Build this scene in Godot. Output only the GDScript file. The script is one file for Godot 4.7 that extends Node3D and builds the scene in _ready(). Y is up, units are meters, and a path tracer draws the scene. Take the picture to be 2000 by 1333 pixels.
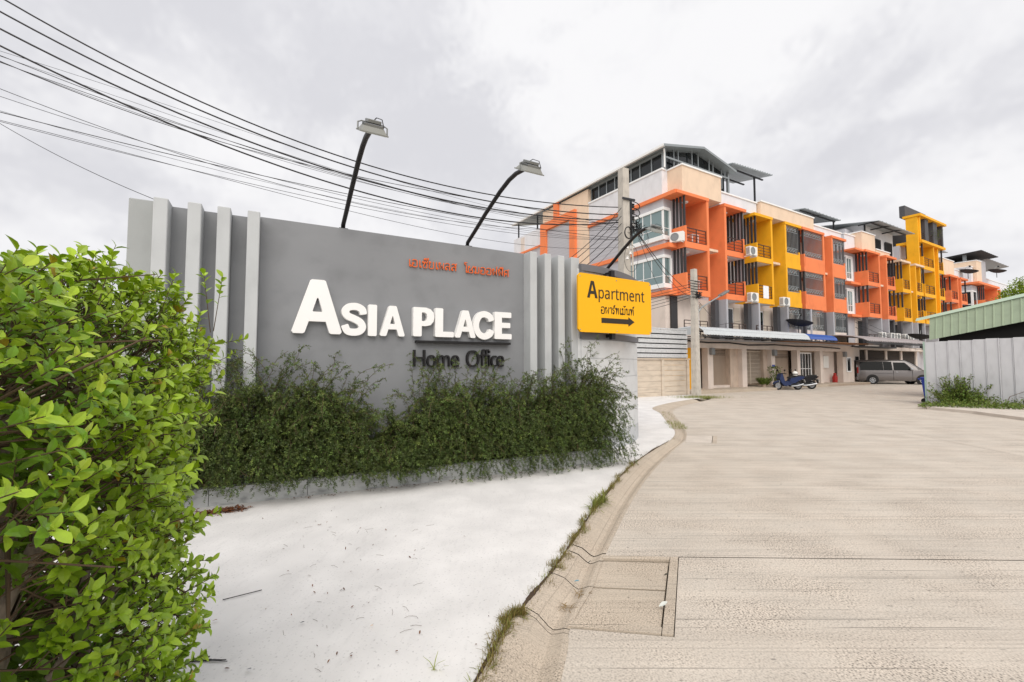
extends Node3D
# A grey sign wall with shrubs and a clipped hedge before it, a concrete lane and rows of orange and yellow shophouses under an overcast sky.
# World: x right, y up, -z ahead; metres. Frames: WALL_TURN for the sign wall, ROW_TURN for the shophouse rows.

const ROW_TURN := 0.5323254      # 30.5 degrees
const WALL_TURN := 0.5078908     # 29.1 degrees
const ROW_AT := Vector3(11.535, 0, -25.949)
const WALL_AT := Vector3(1.05, 0, -7.98)

var M := {}
var T := {}
var taken := {}
var rng := RandomNumberGenerator.new()


class MB:
	var v := PackedVector3Array()
	var n := PackedVector3Array()
	var uv := PackedVector2Array()
	var t := Transform3D()

	func tri(a: Vector3, b: Vector3, c: Vector3) -> void:
		a = t * a
		b = t * b
		c = t * c
		var nn := (b - a).cross(c - a).normalized()
		v.append(a); v.append(c); v.append(b)
		n.append(nn); n.append(nn); n.append(nn)

	func quad(a: Vector3, b: Vector3, c: Vector3, d: Vector3) -> void:
		tri(a, b, c)
		tri(a, c, d)

	func stri(a: Vector3, b: Vector3, c: Vector3, na: Vector3, nb: Vector3, nc: Vector3) -> void:
		v.append(t * a); v.append(t * c); v.append(t * b)
		n.append((t.basis * na).normalized()); n.append((t.basis * nc).normalized()); n.append((t.basis * nb).normalized())

	func squad(a: Vector3, b: Vector3, c: Vector3, d: Vector3, na: Vector3, nb: Vector3, nc: Vector3, nd: Vector3) -> void:
		stri(a, b, c, na, nb, nc)
		stri(a, c, d, na, nc, nd)

	func box(xa: float, xb: float, ya: float, yb: float, za: float, zb: float) -> MB:
		var x0 := minf(xa, xb); var x1 := maxf(xa, xb)
		var y0 := minf(ya, yb); var y1 := maxf(ya, yb)
		var z0 := minf(za, zb); var z1 := maxf(za, zb)
		var p := [Vector3(x0, y0, z0), Vector3(x1, y0, z0), Vector3(x1, y1, z0), Vector3(x0, y1, z0), Vector3(x0, y0, z1), Vector3(x1, y0, z1), Vector3(x1, y1, z1), Vector3(x0, y1, z1)]
		quad(p[4], p[5], p[6], p[7])
		quad(p[1], p[0], p[3], p[2])
		quad(p[5], p[1], p[2], p[6])
		quad(p[0], p[4], p[7], p[3])
		quad(p[7], p[6], p[2], p[3])
		quad(p[0], p[1], p[5], p[4])
		return self

	func bev(xa: float, xb: float, ya: float, yb: float, za: float, zb: float, b: float) -> MB:
		var c := Vector3((xa + xb) / 2, (ya + yb) / 2, (za + zb) / 2)
		var h := Vector3(absf(xb - xa) / 2, absf(yb - ya) / 2, absf(zb - za) / 2)
		var g := func(sx: int, sy: int, sz: int, k: int) -> Vector3:
			var o := Vector3(sx, sy, sz) * (h - Vector3(b, b, b))
			o[k] += b * [sx, sy, sz][k]
			return c + o
		for k in 3:
			var i := (k + 1) % 3
			var j := (k + 2) % 3
			for s in [-1, 1]:
				var q := []
				for w in [[-1, -1], [1, -1], [1, 1], [-1, 1]]:
					var e := [0, 0, 0]
					e[k] = s; e[i] = w[0]; e[j] = w[1]
					q.append(g.call(e[0], e[1], e[2], k))
				if s > 0: quad(q[0], q[1], q[2], q[3])
				else: quad(q[3], q[2], q[1], q[0])
			for si in [-1, 1]:
				for sj in [-1, 1]:
					var q2 := []
					for w2 in [[-1, i], [-1, j], [1, j], [1, i]]:
						var e2 := [0, 0, 0]
						e2[k] = w2[0]; e2[i] = si; e2[j] = sj
						q2.append(g.call(e2[0], e2[1], e2[2], w2[1]))
					if si * sj > 0: quad(q2[0], q2[1], q2[2], q2[3])
					else: quad(q2[3], q2[2], q2[1], q2[0])
		for sx in [-1, 1]:
			for sy in [-1, 1]:
				for sz in [-1, 1]:
					var a: Vector3 = g.call(sx, sy, sz, 0)
					var b2: Vector3 = g.call(sx, sy, sz, 1)
					var d: Vector3 = g.call(sx, sy, sz, 2)
					if sx * sy * sz > 0: tri(a, b2, d)
					else: tri(a, d, b2)
		return self

	func tube(pts: Array, r: Variant, sides := 8, caps := true) -> MB:
		var rings := []
		var dirs := []
		var up := Vector3.UP
		for k in pts.size():
			var d: Vector3 = ((pts[mini(k + 1, pts.size() - 1)] as Vector3) - (pts[maxi(k - 1, 0)] as Vector3)).normalized()
			if k == 0:
				up = Vector3.UP if absf(d.y) < 0.9 else Vector3.RIGHT
			var a := up - d * up.dot(d)
			a = a.normalized() if a.length() > 1e-4 else d.cross(Vector3(0.3, 0.5, 0.8)).normalized()
			up = a
			var b := d.cross(a)
			var rr: float = r[k] if r is Array else r
			var ring := []
			var dd := []
			for s in sides:
				var w := TAU * s / sides
				var o := a * cos(w) + b * sin(w)
				ring.append((pts[k] as Vector3) + o * rr)
				dd.append(o)
			rings.append(ring)
			dirs.append(dd)
		for k in pts.size() - 1:
			for s in sides:
				var s2 := (s + 1) % sides
				squad(rings[k][s], rings[k][s2], rings[k + 1][s2], rings[k + 1][s], dirs[k][s], dirs[k][s2], dirs[k + 1][s2], dirs[k + 1][s])
		if caps:
			for s in range(1, sides - 1):
				tri(rings[0][0], rings[0][s + 1], rings[0][s])
				var e: Array = rings[-1]
				tri(e[0], e[s], e[s + 1])
		return self

	func lathe(profile: Array, sides: int) -> MB:      # profile of (radius, y)
		for k in profile.size() - 1:
			var a: Vector2 = profile[k]
			var b: Vector2 = profile[k + 1]
			var nn := Vector2(b.y - a.y, a.x - b.x).normalized()
			for s in sides:
				var w0 := TAU * s / sides
				var w1 := TAU * (s + 1) / sides
				var d0 := Vector3(cos(w0), 0, -sin(w0))
				var d1 := Vector3(cos(w1), 0, -sin(w1))
				var n0 := d0 * nn.x + Vector3.UP * nn.y
				var n1 := d1 * nn.x + Vector3.UP * nn.y
				squad(d0 * a.x + Vector3.UP * a.y, d1 * a.x + Vector3.UP * a.y, d1 * b.x + Vector3.UP * b.y, d0 * b.x + Vector3.UP * b.y, n0, n1, n1, n0)
		return self

	func prism(poly: PackedVector2Array, z0: float, z1: float) -> MB:   # polygon in x, y drawn out along z
		if Geometry2D.is_polygon_clockwise(poly):
			poly.reverse()
		var ix := Geometry2D.triangulate_polygon(poly)
		for k in range(0, ix.size(), 3):
			var a := poly[ix[k]]; var b := poly[ix[k + 1]]; var c := poly[ix[k + 2]]
			if (b - a).cross(c - a) < 0.0:
				var sw := b; b = c; c = sw
			tri(Vector3(a.x, a.y, z1), Vector3(b.x, b.y, z1), Vector3(c.x, c.y, z1))
			tri(Vector3(a.x, a.y, z0), Vector3(c.x, c.y, z0), Vector3(b.x, b.y, z0))
		for k in poly.size():
			var p := poly[k]; var q := poly[(k + 1) % poly.size()]
			quad(Vector3(p.x, p.y, z0), Vector3(q.x, q.y, z0), Vector3(q.x, q.y, z1), Vector3(p.x, p.y, z1))
		return self

	func sheet(poly: PackedVector2Array, y: float, uv_scale: float) -> MB:  # polygon of world x, z, facing up, with UVs in metres
		var ix := Geometry2D.triangulate_polygon(poly)
		for k in range(0, ix.size(), 3):
			var a := poly[ix[k]]; var b := poly[ix[k + 1]]; var c := poly[ix[k + 2]]
			if (b - a).cross(c - a) > 0.0:
				var sw := b; b = c; c = sw
			tri(Vector3(a.x, y, a.y), Vector3(b.x, y, b.y), Vector3(c.x, y, c.y))
			uv.append(a * uv_scale); uv.append(c * uv_scale); uv.append(b * uv_scale)
		return self

	func prism_y(poly: PackedVector2Array, y0: float, y1: float) -> MB:   # polygon of x, z with a flat top and sides
		var keep := uv
		sheet(poly, y1, 0.25)
		uv = keep
		var ccw := not Geometry2D.is_polygon_clockwise(poly)
		for k in poly.size():
			var p := poly[k]; var q := poly[(k + 1) % poly.size()]
			if ccw:
				var sw := p; p = q; q = sw
			quad(Vector3(p.x, y0, p.y), Vector3(q.x, y0, q.y), Vector3(q.x, y1, q.y), Vector3(p.x, y1, p.y))
		return self

	func mesh() -> ArrayMesh:
		var a := []
		a.resize(Mesh.ARRAY_MAX)
		a[Mesh.ARRAY_VERTEX] = v
		a[Mesh.ARRAY_NORMAL] = n
		if uv.size() == v.size():
			a[Mesh.ARRAY_TEX_UV] = uv
		var m := ArrayMesh.new()
		m.add_surface_from_arrays(Mesh.PRIMITIVE_TRIANGLES, a)
		return m


func numbered(called: String) -> String:
	var k: int = taken.get(called, 0)
	taken[called] = k + 1
	return called if k == 0 else "%s_%03d" % [called, k]

func tag(o: Node, label: String, category: String, group := "", kind := "") -> void:
	if label: o.set_meta("label", label)
	if category: o.set_meta("category", category)
	if group: o.set_meta("group", group)
	if kind: o.set_meta("kind", kind)

func thing(called: String, label: String, category: String, at := Vector3.ZERO, turn := 0.0, group := "") -> Node3D:
	var o := Node3D.new()
	o.name = numbered(called)
	add_child(o)
	o.position = at
	o.rotation.y = turn
	tag(o, label, category, group)
	return o

func part(parent: Node, called: String, shape: Variant, m: Material) -> MeshInstance3D:
	var o := MeshInstance3D.new()
	o.mesh = shape.mesh() if shape is MB else shape
	o.material_override = m
	if parent == self:
		o.name = numbered(called)
		add_child(o)
	else:
		o.name = called
		parent.add_child(o, true)
	return o

func pbox(parent: Node, called: String, m: Material, x0: float, x1: float, y0: float, y1: float, z0: float, z1: float) -> MeshInstance3D:
	return part(parent, called, MB.new().box(x0, x1, y0, y1, z0, z1), m)

func pbev(parent: Node, called: String, m: Material, x0: float, x1: float, y0: float, y1: float, z0: float, z1: float, b := 0.01) -> MeshInstance3D:
	return part(parent, called, MB.new().bev(x0, x1, y0, y1, z0, z1, b), m)

func structure(called: String, shape: Variant, m: Material) -> MeshInstance3D:
	var o := part(self, called, shape, m)
	o.set_meta("kind", "structure")
	return o

func stuff(parent: Node, called: String, mesh: Mesh, m: Material, places: Array, colors := []) -> MultiMeshInstance3D:
	var mm := MultiMesh.new()
	mm.transform_format = MultiMesh.TRANSFORM_3D
	mm.use_colors = not colors.is_empty()
	mm.mesh = mesh
	mm.instance_count = places.size()
	for k in places.size():
		mm.set_instance_transform(k, places[k])
		if mm.use_colors:
			mm.set_instance_color(k, colors[k])
	var o := MultiMeshInstance3D.new()
	o.multimesh = mm
	o.material_override = m
	o.name = numbered(called) if parent == self else called
	parent.add_child(o, true)
	o.set_meta("kind", "stuff")
	return o

func row(x: float, y: float, z: float) -> Vector3:     # a point of the shophouse frame in the world
	return ROW_AT + Basis(Vector3.UP, ROW_TURN) * Vector3(x, y, z)

func wal(x: float, y: float, z: float) -> Vector3:     # a point of the sign wall's frame in the world
	return WALL_AT + Basis(Vector3.UP, WALL_TURN) * Vector3(x, y, z)

func hexc(h: String) -> Color:
	return Color.html(h)

func mat(called: String, c: Color, rough := 0.8, metal := 0.0, tex := "", scale := Vector3.ONE, bump := 0.0) -> StandardMaterial3D:
	var m := StandardMaterial3D.new()
	m.resource_name = called
	m.albedo_color = c
	m.roughness = rough
	m.metallic = metal
	if tex:
		m.albedo_texture = T[tex]
		m.uv1_triplanar = true
		m.uv1_world_triplanar = true
		m.uv1_scale = scale
		if bump > 0.0:
			m.heightmap_enabled = true
			m.heightmap_texture = T[tex]
			m.heightmap_scale = bump
	M[called] = m
	return m

func noise_tex(seed_: int, freq: float, octaves: int, low: float, mid: float, size := 512, kind := FastNoiseLite.TYPE_SIMPLEX_SMOOTH) -> NoiseTexture2D:
	var f := FastNoiseLite.new()
	f.seed = seed_
	f.noise_type = kind
	f.frequency = freq
	f.fractal_octaves = octaves
	var g := Gradient.new()
	g.set_color(0, Color(low, low, low))
	g.set_color(1, Color.WHITE)
	g.add_point(0.45, Color(mid, mid, mid))
	var t := NoiseTexture2D.new()
	t.width = size
	t.height = size
	t.seamless = true
	t.noise = f
	t.color_ramp = g
	return t

func _ready() -> void:
	rng.seed = 1
	make_view()
	make_materials()
	make_ground()
	make_first_row()
	make_second_row()
	make_tower_row()
	make_third_row()
	make_fourth_row()
	make_boundary()
	make_sign_wall()
	make_poles()
	make_street_things()
	make_shrubs()
	make_hedge()
	make_weeds()
	make_litter()

# ---------------------------------------------------------------- camera, sky, light
func make_view() -> void:
	var cam := Camera3D.new()
	cam.name = "camera"
	cam.position = Vector3(0, 1.65, 0)
	cam.rotation_degrees = Vector3(2.8956, 0, 0)
	cam.fov = 75.55
	cam.near = 0.05
	cam.far = 900.0
	add_child(cam)
	cam.current = true
	var e := Environment.new()
	e.background_mode = Environment.BG_SKY
	e.tonemap_mode = Environment.TONE_MAPPER_LINEAR
	e.tonemap_exposure = 1.2
	e.sdfgi_enabled = true
	e.ssao_enabled = true
	e.ssil_enabled = true
	var s := Sky.new()
	var p := PanoramaSkyMaterial.new()
	p.panorama = cloud_panorama()
	s.sky_material = p
	e.sky = s
	var w := WorldEnvironment.new()
	w.name = "overcast_sky"
	w.environment = e
	add_child(w)
	var sun := DirectionalLight3D.new()
	sun.name = "sun_behind_cloud"
	sun.light_energy = 0.62
	sun.light_angular_distance = 55.0
	sun.light_color = Color(1.0, 0.97, 0.93)
	sun.shadow_enabled = true
	add_child(sun)
	sun.look_at_from_position(Vector3(0.2, 3.6, 3.6), Vector3.ZERO, Vector3.UP)

func cloud_panorama() -> ImageTexture:
	var w := 1024
	var h := 512
	var a := FastNoiseLite.new()
	a.seed = 41; a.frequency = 1.1; a.fractal_octaves = 6; a.fractal_gain = 0.52
	a.domain_warp_enabled = true; a.domain_warp_amplitude = 0.5; a.domain_warp_frequency = 0.7
	var b := FastNoiseLite.new()
	b.seed = 9; b.frequency = 0.55; b.fractal_octaves = 3
	var data := PackedFloat32Array()
	data.resize(w * h * 3)
	var k := 0
	for y in h:
		var el := (0.5 - (y + 0.5) / h) * PI
		var sy := sin(el)
		var cy := cos(el)
		for x in w:
			if el < 0.0:
				data[k] = 0.55; data[k + 1] = 0.54; data[k + 2] = 0.53
				k += 3
				continue
			var az := (x + 0.5) / w * TAU
			# a flat layer of cloud overhead: look it up where the ray meets the layer
			var f := 1.0 / (sy + 0.22)
			var px := sin(az) * cy * f
			var pz := cos(az) * cy * f
			var c := a.get_noise_3d(px, pz, 0.0) * 1.25
			var d := b.get_noise_3d(px + 7.0, pz - 3.0, 1.0)
			var thick := smoothstep(-0.42, 0.62, c + 0.55 * d + 0.06)       # greyer, denser cloud
			var lum := lerpf(0.785, 0.60, thick) + 0.02 * sy
			data[k] = lum * lerpf(1.0, 0.985, thick)
			data[k + 1] = lum * lerpf(0.995, 0.985, thick)
			data[k + 2] = lum * lerpf(1.01, 1.04, thick)
			k += 3
	var im := Image.create_from_data(w, h, false, Image.FORMAT_RGBF, data.to_byte_array())
	return ImageTexture.create_from_image(im)

# ---------------------------------------------------------------- materials
func make_materials() -> void:
	T.mottle = noise_tex(3, 0.012, 5, 0.80, 0.95)
	T.faint = noise_tex(5, 0.010, 5, 0.90, 0.975)
	T.stain = noise_tex(11, 0.015, 5, 0.58, 0.92)
	T.grain = noise_tex(17, 0.22, 3, 0.72, 0.95)
	T.road = road_texture()
	T.pave = pave_texture()
	mat("wall_grey", hexc("8a8c8f"), 0.85, 0, "faint", Vector3(0.35, 0.35, 0.35))
	mat("end_grey", hexc("a3a6a5"), 0.8, 0, "faint", Vector3(0.5, 0.25, 0.5))
	mat("fin_grey", hexc("bfc2c3"), 0.8, 0, "faint", Vector3(0.5, 0.25, 0.5))
	mat("curved_grey", hexc("d5d7d8"), 0.85, 0, "faint", Vector3(0.6, 0.6, 0.6))
	mat("plinth_grey", hexc("c4c7c9"), 0.9, 0, "mottle", Vector3(0.8, 0.8, 0.8))
	mat("band_dark", hexc("6e6e72"), 0.8)
	mat("letter_white", hexc("f2f1ef"), 0.45)
	mat("letter_side", hexc("e9e8e4"), 0.5)
	mat("letter_black", hexc("131112"), 0.75)
	mat("letter_orange", hexc("e8691f"), 0.5)
	mat("sign_yellow", hexc("f4b300"), 0.75)
	mat("print_black", hexc("2a2210"), 0.5)
	mat("black_metal", hexc("232122"), 0.45, 0.3)
	mat("lamp_grey", hexc("7f817f"), 0.5, 0.4)
	mat("lamp_body", hexc("8f908b"), 0.6, 0.1)
	mat("lamp_glass", hexc("e4e8ea"), 0.15)
	mat("planter", hexc("c9cbcb"), 0.9, 0, "stain", Vector3(0.7, 1.2, 0.7))
	mat("soil", hexc("4a3a2c"), 1.0, 0, "grain", Vector3(2, 2, 2))
	mat("kerb", hexc("f4efe8"), 0.95, 0, "road", Vector3(0.21, 0.21, 0.21), 0.3)
	mat("slot", hexc("4a4038"), 1.0)
	mat("ground", hexc("b3a898"), 0.95, 0, "mottle", Vector3(0.2, 0.2, 0.2))
	mat("orange", hexc("f68953"), 0.75, 0, "faint", Vector3(0.3, 0.15, 0.3))
	mat("yellow", hexc("f8b414"), 0.75, 0, "faint", Vector3(0.3, 0.15, 0.3))
	mat("cream", hexc("edd3b9"), 0.85, 0, "faint", Vector3(0.3, 0.12, 0.3))
	mat("white_wall", hexc("e6e6ea"), 0.85, 0, "faint", Vector3(0.3, 0.12, 0.3))
	mat("grey_wall", hexc("bfbec3"), 0.85, 0, "faint", Vector3(0.3, 0.12, 0.3))
	mat("fin_wall", hexc("b4b5bb"), 0.85, 0, "faint", Vector3(0.3, 0.12, 0.3))
	mat("siding", hexc("b9b9bf"), 0.8)
	mat("beige", hexc("d2bfae"), 0.88, 0, "mottle", Vector3(0.3, 0.15, 0.3))
	mat("pale_beige", hexc("e2d5cb"), 0.88, 0, "faint", Vector3(0.3, 0.15, 0.3))
	mat("shutter", hexc("a79584"), 0.6, 0, "faint", Vector3(0.3, 0.1, 0.3))
	mat("charcoal", hexc("4a4a4e"), 0.65)
	mat("louver", hexc("333234"), 0.6)
	mat("louver_pale", hexc("a8a6a6"), 0.5)
	mat("rail", hexc("3d2b26"), 0.6)
	mat("frame_white", hexc("f0f1f1"), 0.5)
	var g := mat("glass_teal", hexc("7a8f90"), 0.06, 0.3)
	g.metallic_specular = 0.8
	g = mat("glass_dark", hexc("171c1f"), 0.08, 0.0)
	g.metallic_specular = 0.45
	g = mat("van_glass", hexc("101315"), 0.1, 0.0)
	g.metallic_specular = 0.22
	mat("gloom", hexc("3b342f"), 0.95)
	mat("curtain", hexc("5c7a6e"), 0.8)
	mat("drape", hexc("c9bdae"), 0.9)
	mat("roof_metal", hexc("a9b0b2"), 0.45, 0.5, "faint", Vector3(0.5, 0.5, 0.5))
	mat("roof_under", hexc("8f8f90"), 0.6, 0.2)
	mat("steel", hexc("9aa0a2"), 0.45, 0.5)
	mat("dark_steel", hexc("36373a"), 0.5, 0.4)
	mat("canopy_white", hexc("c6ccd0"), 0.5, 0.1, "faint", Vector3(0.8, 0.8, 0.8))
	mat("canopy_blue", hexc("2a56a8"), 0.45)
	mat("canopy_grey", hexc("a8a2a3"), 0.5, 0.1, "mottle", Vector3(0.4, 0.4, 0.4))
	mat("timber", hexc("9a6a42"), 0.8, 0, "stain", Vector3(0.3, 2, 2))
	mat("concrete_pole", hexc("c8c2b8"), 0.92, 0, "mottle", Vector3(1.2, 0.5, 1.2))
	mat("precast", hexc("d6c8b6"), 0.95, 0, "mottle", Vector3(0.22, 0.6, 0.22))
	mat("slat", hexc("d4d6d8"), 0.6, 0.1, "mottle", Vector3(0.8, 1.6, 0.8))
	mat("cable", hexc("1a191c"), 0.55)
	mat("cable_thin", hexc("3a3a40"), 0.6)
	mat("porcelain", hexc("e4e2de"), 0.25)
	mat("ac_white", hexc("e8e8e4"), 0.5)
	mat("ac_dark", hexc("85888a"), 0.6)
	mat("mesh_dark", hexc("343437"), 0.85)
	mat("fence_sheet", hexc("c9cace"), 0.5, 0.1, "faint", Vector3(0.7, 0.22, 0.7))
	mat("fence_edge", hexc("9fb5a8"), 0.5, 0.2)
	mat("shed_green", hexc("a7b79d"), 0.6, 0.05, "faint", Vector3(0.35, 0.5, 0.35))
	mat("shed_trim", hexc("b5c8b4"), 0.6, 0.05)
	mat("void_dark", hexc("141414"), 0.95)
	mat("bin_blue", hexc("2440a8"), 0.45)
	mat("tyre", hexc("1c1b1c"), 0.85)
	mat("alloy", hexc("b9bcc0"), 0.35, 0.7)
	var paint := mat("van_paint", hexc("736e6d"), 0.35, 0.4)
	paint.clearcoat_enabled = true
	paint.clearcoat = 0.8
	paint.clearcoat_roughness = 0.08
	mat("trim_black", hexc("161617"), 0.5)
	mat("lamp_red", hexc("a3231c"), 0.25)
	paint = mat("moped_blue", hexc("0d2858"), 0.3, 0.1)
	paint.clearcoat_enabled = true
	mat("moped_black", hexc("1d1d20"), 0.35, 0.1)
	mat("seat_black", hexc("222224"), 0.7)
	mat("plate_white", hexc("ecebe6"), 0.5)
	mat("red_paint", hexc("a8231d"), 0.4)
	mat("pot", hexc("b8a898"), 0.8)
	mat("cloth_white", hexc("eef0f4"), 0.9)
	mat("bark", hexc("9a8c7e"), 0.95, 0, "stain", Vector3(6, 2, 6), 0.3)
	mat("twig", hexc("5b4a38"), 0.95)
	for q in [["leaf", "a1bf34", 0.34], ["leaf_dark", "6c9526", 0.32], ["leaf_yellow", "b6cb40", 0.36], ["shrub_leaf", "53632f", 0.5], ["bush_leaf", "71843c", 0.6], ["grass", "8c9250", 0.75], ["dry", "8a6a4a", 0.9], ["tree_leaf", "8aa325", 0.6]]:
		var lm := mat(q[0], hexc(q[1]), q[2])
		lm.vertex_color_use_as_albedo = true
		lm.backlight_enabled = true
		lm.backlight = Color(0.45, 0.5, 0.25) if q[0] != "dry" else Color(0.1, 0.08, 0.05)
		lm.metallic_specular = 0.45

func l8(w: int, h: int, seed_: int, freq: float, octaves: int, tw: int, th: int) -> PackedByteArray:
	var f := FastNoiseLite.new()
	f.seed = seed_
	f.frequency = freq
	f.fractal_octaves = octaves
	var im := f.get_seamless_image(w, h)
	im.convert(Image.FORMAT_L8)
	if w != tw or h != th:
		im.resize(tw, th, Image.INTERPOLATE_CUBIC)
	return im.get_data()

func road_texture() -> ImageTexture:       # broomed concrete: long thin transverse scores, grit, pits, pale and worn patches
	var s := 2048
	var r := RandomNumberGenerator.new()
	r.seed = 212
	var band := PackedFloat32Array()        # slow change of tone from row to row
	var score := PackedFloat32Array()       # strength of a thin dark score on that row
	band.resize(s)
	score.resize(s)
	for y in s:
		band[y] = 0.5 * sin(y * TAU * 5.0 / s + 1.0) + 0.6 * sin(y * TAU * 13.0 / s + 2.0) * sin(y * TAU * 3.0 / s) + 0.5 * sin(y * TAU * 31.0 / s)
	var at := 0
	while at < s:
		var strong := pow(r.randf(), 2.2)
		var thick := r.randi_range(1, 3) if strong < 0.5 else r.randi_range(2, 3)
		for k in thick:
			score[(at + k) % s] = strong
		at += r.randi_range(4, 15)
	var mask := l8(40, 700, 21, 0.12, 3, s, s)
	var patch := l8(512, 512, 23, 0.011, 4, s, s)
	var patch2 := l8(256, 512, 27, 0.02, 4, s, s)
	var pores := l8(2048, 2048, 24, 0.17, 2, s, s)
	var pits := l8(1024, 2048, 25, 0.07, 2, s, s)
	var grit := l8(2048, 2048, 29, 0.09, 2, s, s)
	var out := PackedByteArray()
	out.resize(s * s * 3)
	for k in s * s:
		var p := patch[k] / 255.0
		var q := patch2[k] / 255.0
		var g := pores[k] / 255.0
		var row_: int = k / s
		var m := clampf((mask[k] / 255.0 - 0.36) * 3.6, 0.0, 1.0)
		var rough := clampf((q - 0.38) * 3.0, 0.0, 1.0)
		var c := 0.895 + 0.06 * (p - 0.5) - 0.012 * rough + 0.024 * band[row_] * (0.3 + m)
		c -= score[row_] * m * (0.06 + 0.36 * g)
		c -= 0.26 * clampf((0.36 - g) * 6.0, 0.0, 1.0) * (0.3 + 0.7 * rough)
		c -= 0.2 * clampf((0.2 - pits[k] / 255.0) * 9.0, 0.0, 1.0)
		c += 0.30 * (g - 0.5) * (0.55 + 0.6 * rough) + 0.05 * (grit[k] / 255.0 - 0.5)
		var warm := 0.5 + 0.5 * (q - 0.5)
		out[k * 3] = clampi(int(c * 219.0), 0, 255)
		out[k * 3 + 1] = clampi(int(c * lerpf(211.0, 205.0, warm)), 0, 255)
		out[k * 3 + 2] = clampi(int(c * lerpf(199.0, 189.0, warm)), 0, 255)
	return ImageTexture.create_from_image(Image.create_from_data(s, s, false, Image.FORMAT_RGB8, out))

func pave_texture() -> ImageTexture:       # white painted concrete: faint scuffs, small specks
	var s := 1024
	var patch := l8(512, 512, 33, 0.012, 5, s, s)
	var speck := l8(1024, 1024, 34, 0.15, 2, s, s)
	var scuff := l8(1024, 256, 35, 0.05, 3, s, s)
	var out := PackedByteArray()
	out.resize(s * s * 3)
	for k in s * s:
		var c := 0.94 + 0.09 * (patch[k] / 255.0 - 0.5) - 0.13 * clampf((0.25 - speck[k] / 255.0) * 8.0, 0.0, 1.0) - 0.02 * clampf((0.35 - scuff[k] / 255.0) * 5.0, 0.0, 1.0)
		out[k * 3] = clampi(int(c * 235.0), 0, 255)
		out[k * 3 + 1] = clampi(int(c * 233.0), 0, 255)
		out[k * 3 + 2] = clampi(int(c * 231.0), 0, 255)
	return ImageTexture.create_from_image(Image.create_from_data(s, s, false, Image.FORMAT_RGB8, out))

# ---------------------------------------------------------------- ground, road, pavement, gutter
const KERB_IN := [Vector2(-1.25, 1.2), Vector2(-0.16, -2.37), Vector2(0.07, -2.97), Vector2(0.29, -3.43), Vector2(0.48, -3.88), Vector2(1.07, -5.3), Vector2(1.81, -6.86), Vector2(2.6, -8.2), Vector2(3.35, -9.35), Vector2(3.85, -10.5), Vector2(4.2, -12.0), Vector2(4.75, -14.2), Vector2(5.05, -15.9), Vector2(6.3, -17.8), Vector2(8.0, -19.7)]
const KERB_OUT := [Vector2(-0.85, 1.3), Vector2(0.22, -2.25), Vector2(0.36, -2.82), Vector2(0.60, -3.34), Vector2(0.78, -3.82), Vector2(1.5, -5.5), Vector2(2.25, -7.0), Vector2(3.1, -8.5), Vector2(3.8, -9.7), Vector2(4.2, -10.7), Vector2(4.6, -12.0), Vector2(5.2, -14.2), Vector2(5.7, -15.6), Vector2(6.8, -17.4), Vector2(8.4, -19.3)]
const DRAIN := [Vector2(0.79, -3.86), Vector2(1.42, -3.83), Vector2(0.98, -2.74), Vector2(0.345, -2.83)]

func along(a: Array, t: float) -> Vector2:
	var k := clampi(int(floor(t)), 0, a.size() - 2)
	var p: Vector2 = a[k]
	return p.cubic_interpolate(a[k + 1], a[maxi(k - 1, 0)], a[mini(k + 2, a.size() - 1)], t - k)

func strip(a: Vector2, b: Vector2, w: float) -> PackedVector2Array:
	var s := (b - a).orthogonal().normalized() * w / 2
	return PackedVector2Array([a + s, b + s, b - s, a - s])

func clip_all(polys: Array, cutter: PackedVector2Array) -> Array:
	var out := []
	for p in polys:
		out.append_array(Geometry2D.clip_polygons(p, cutter))
	return out

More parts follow.
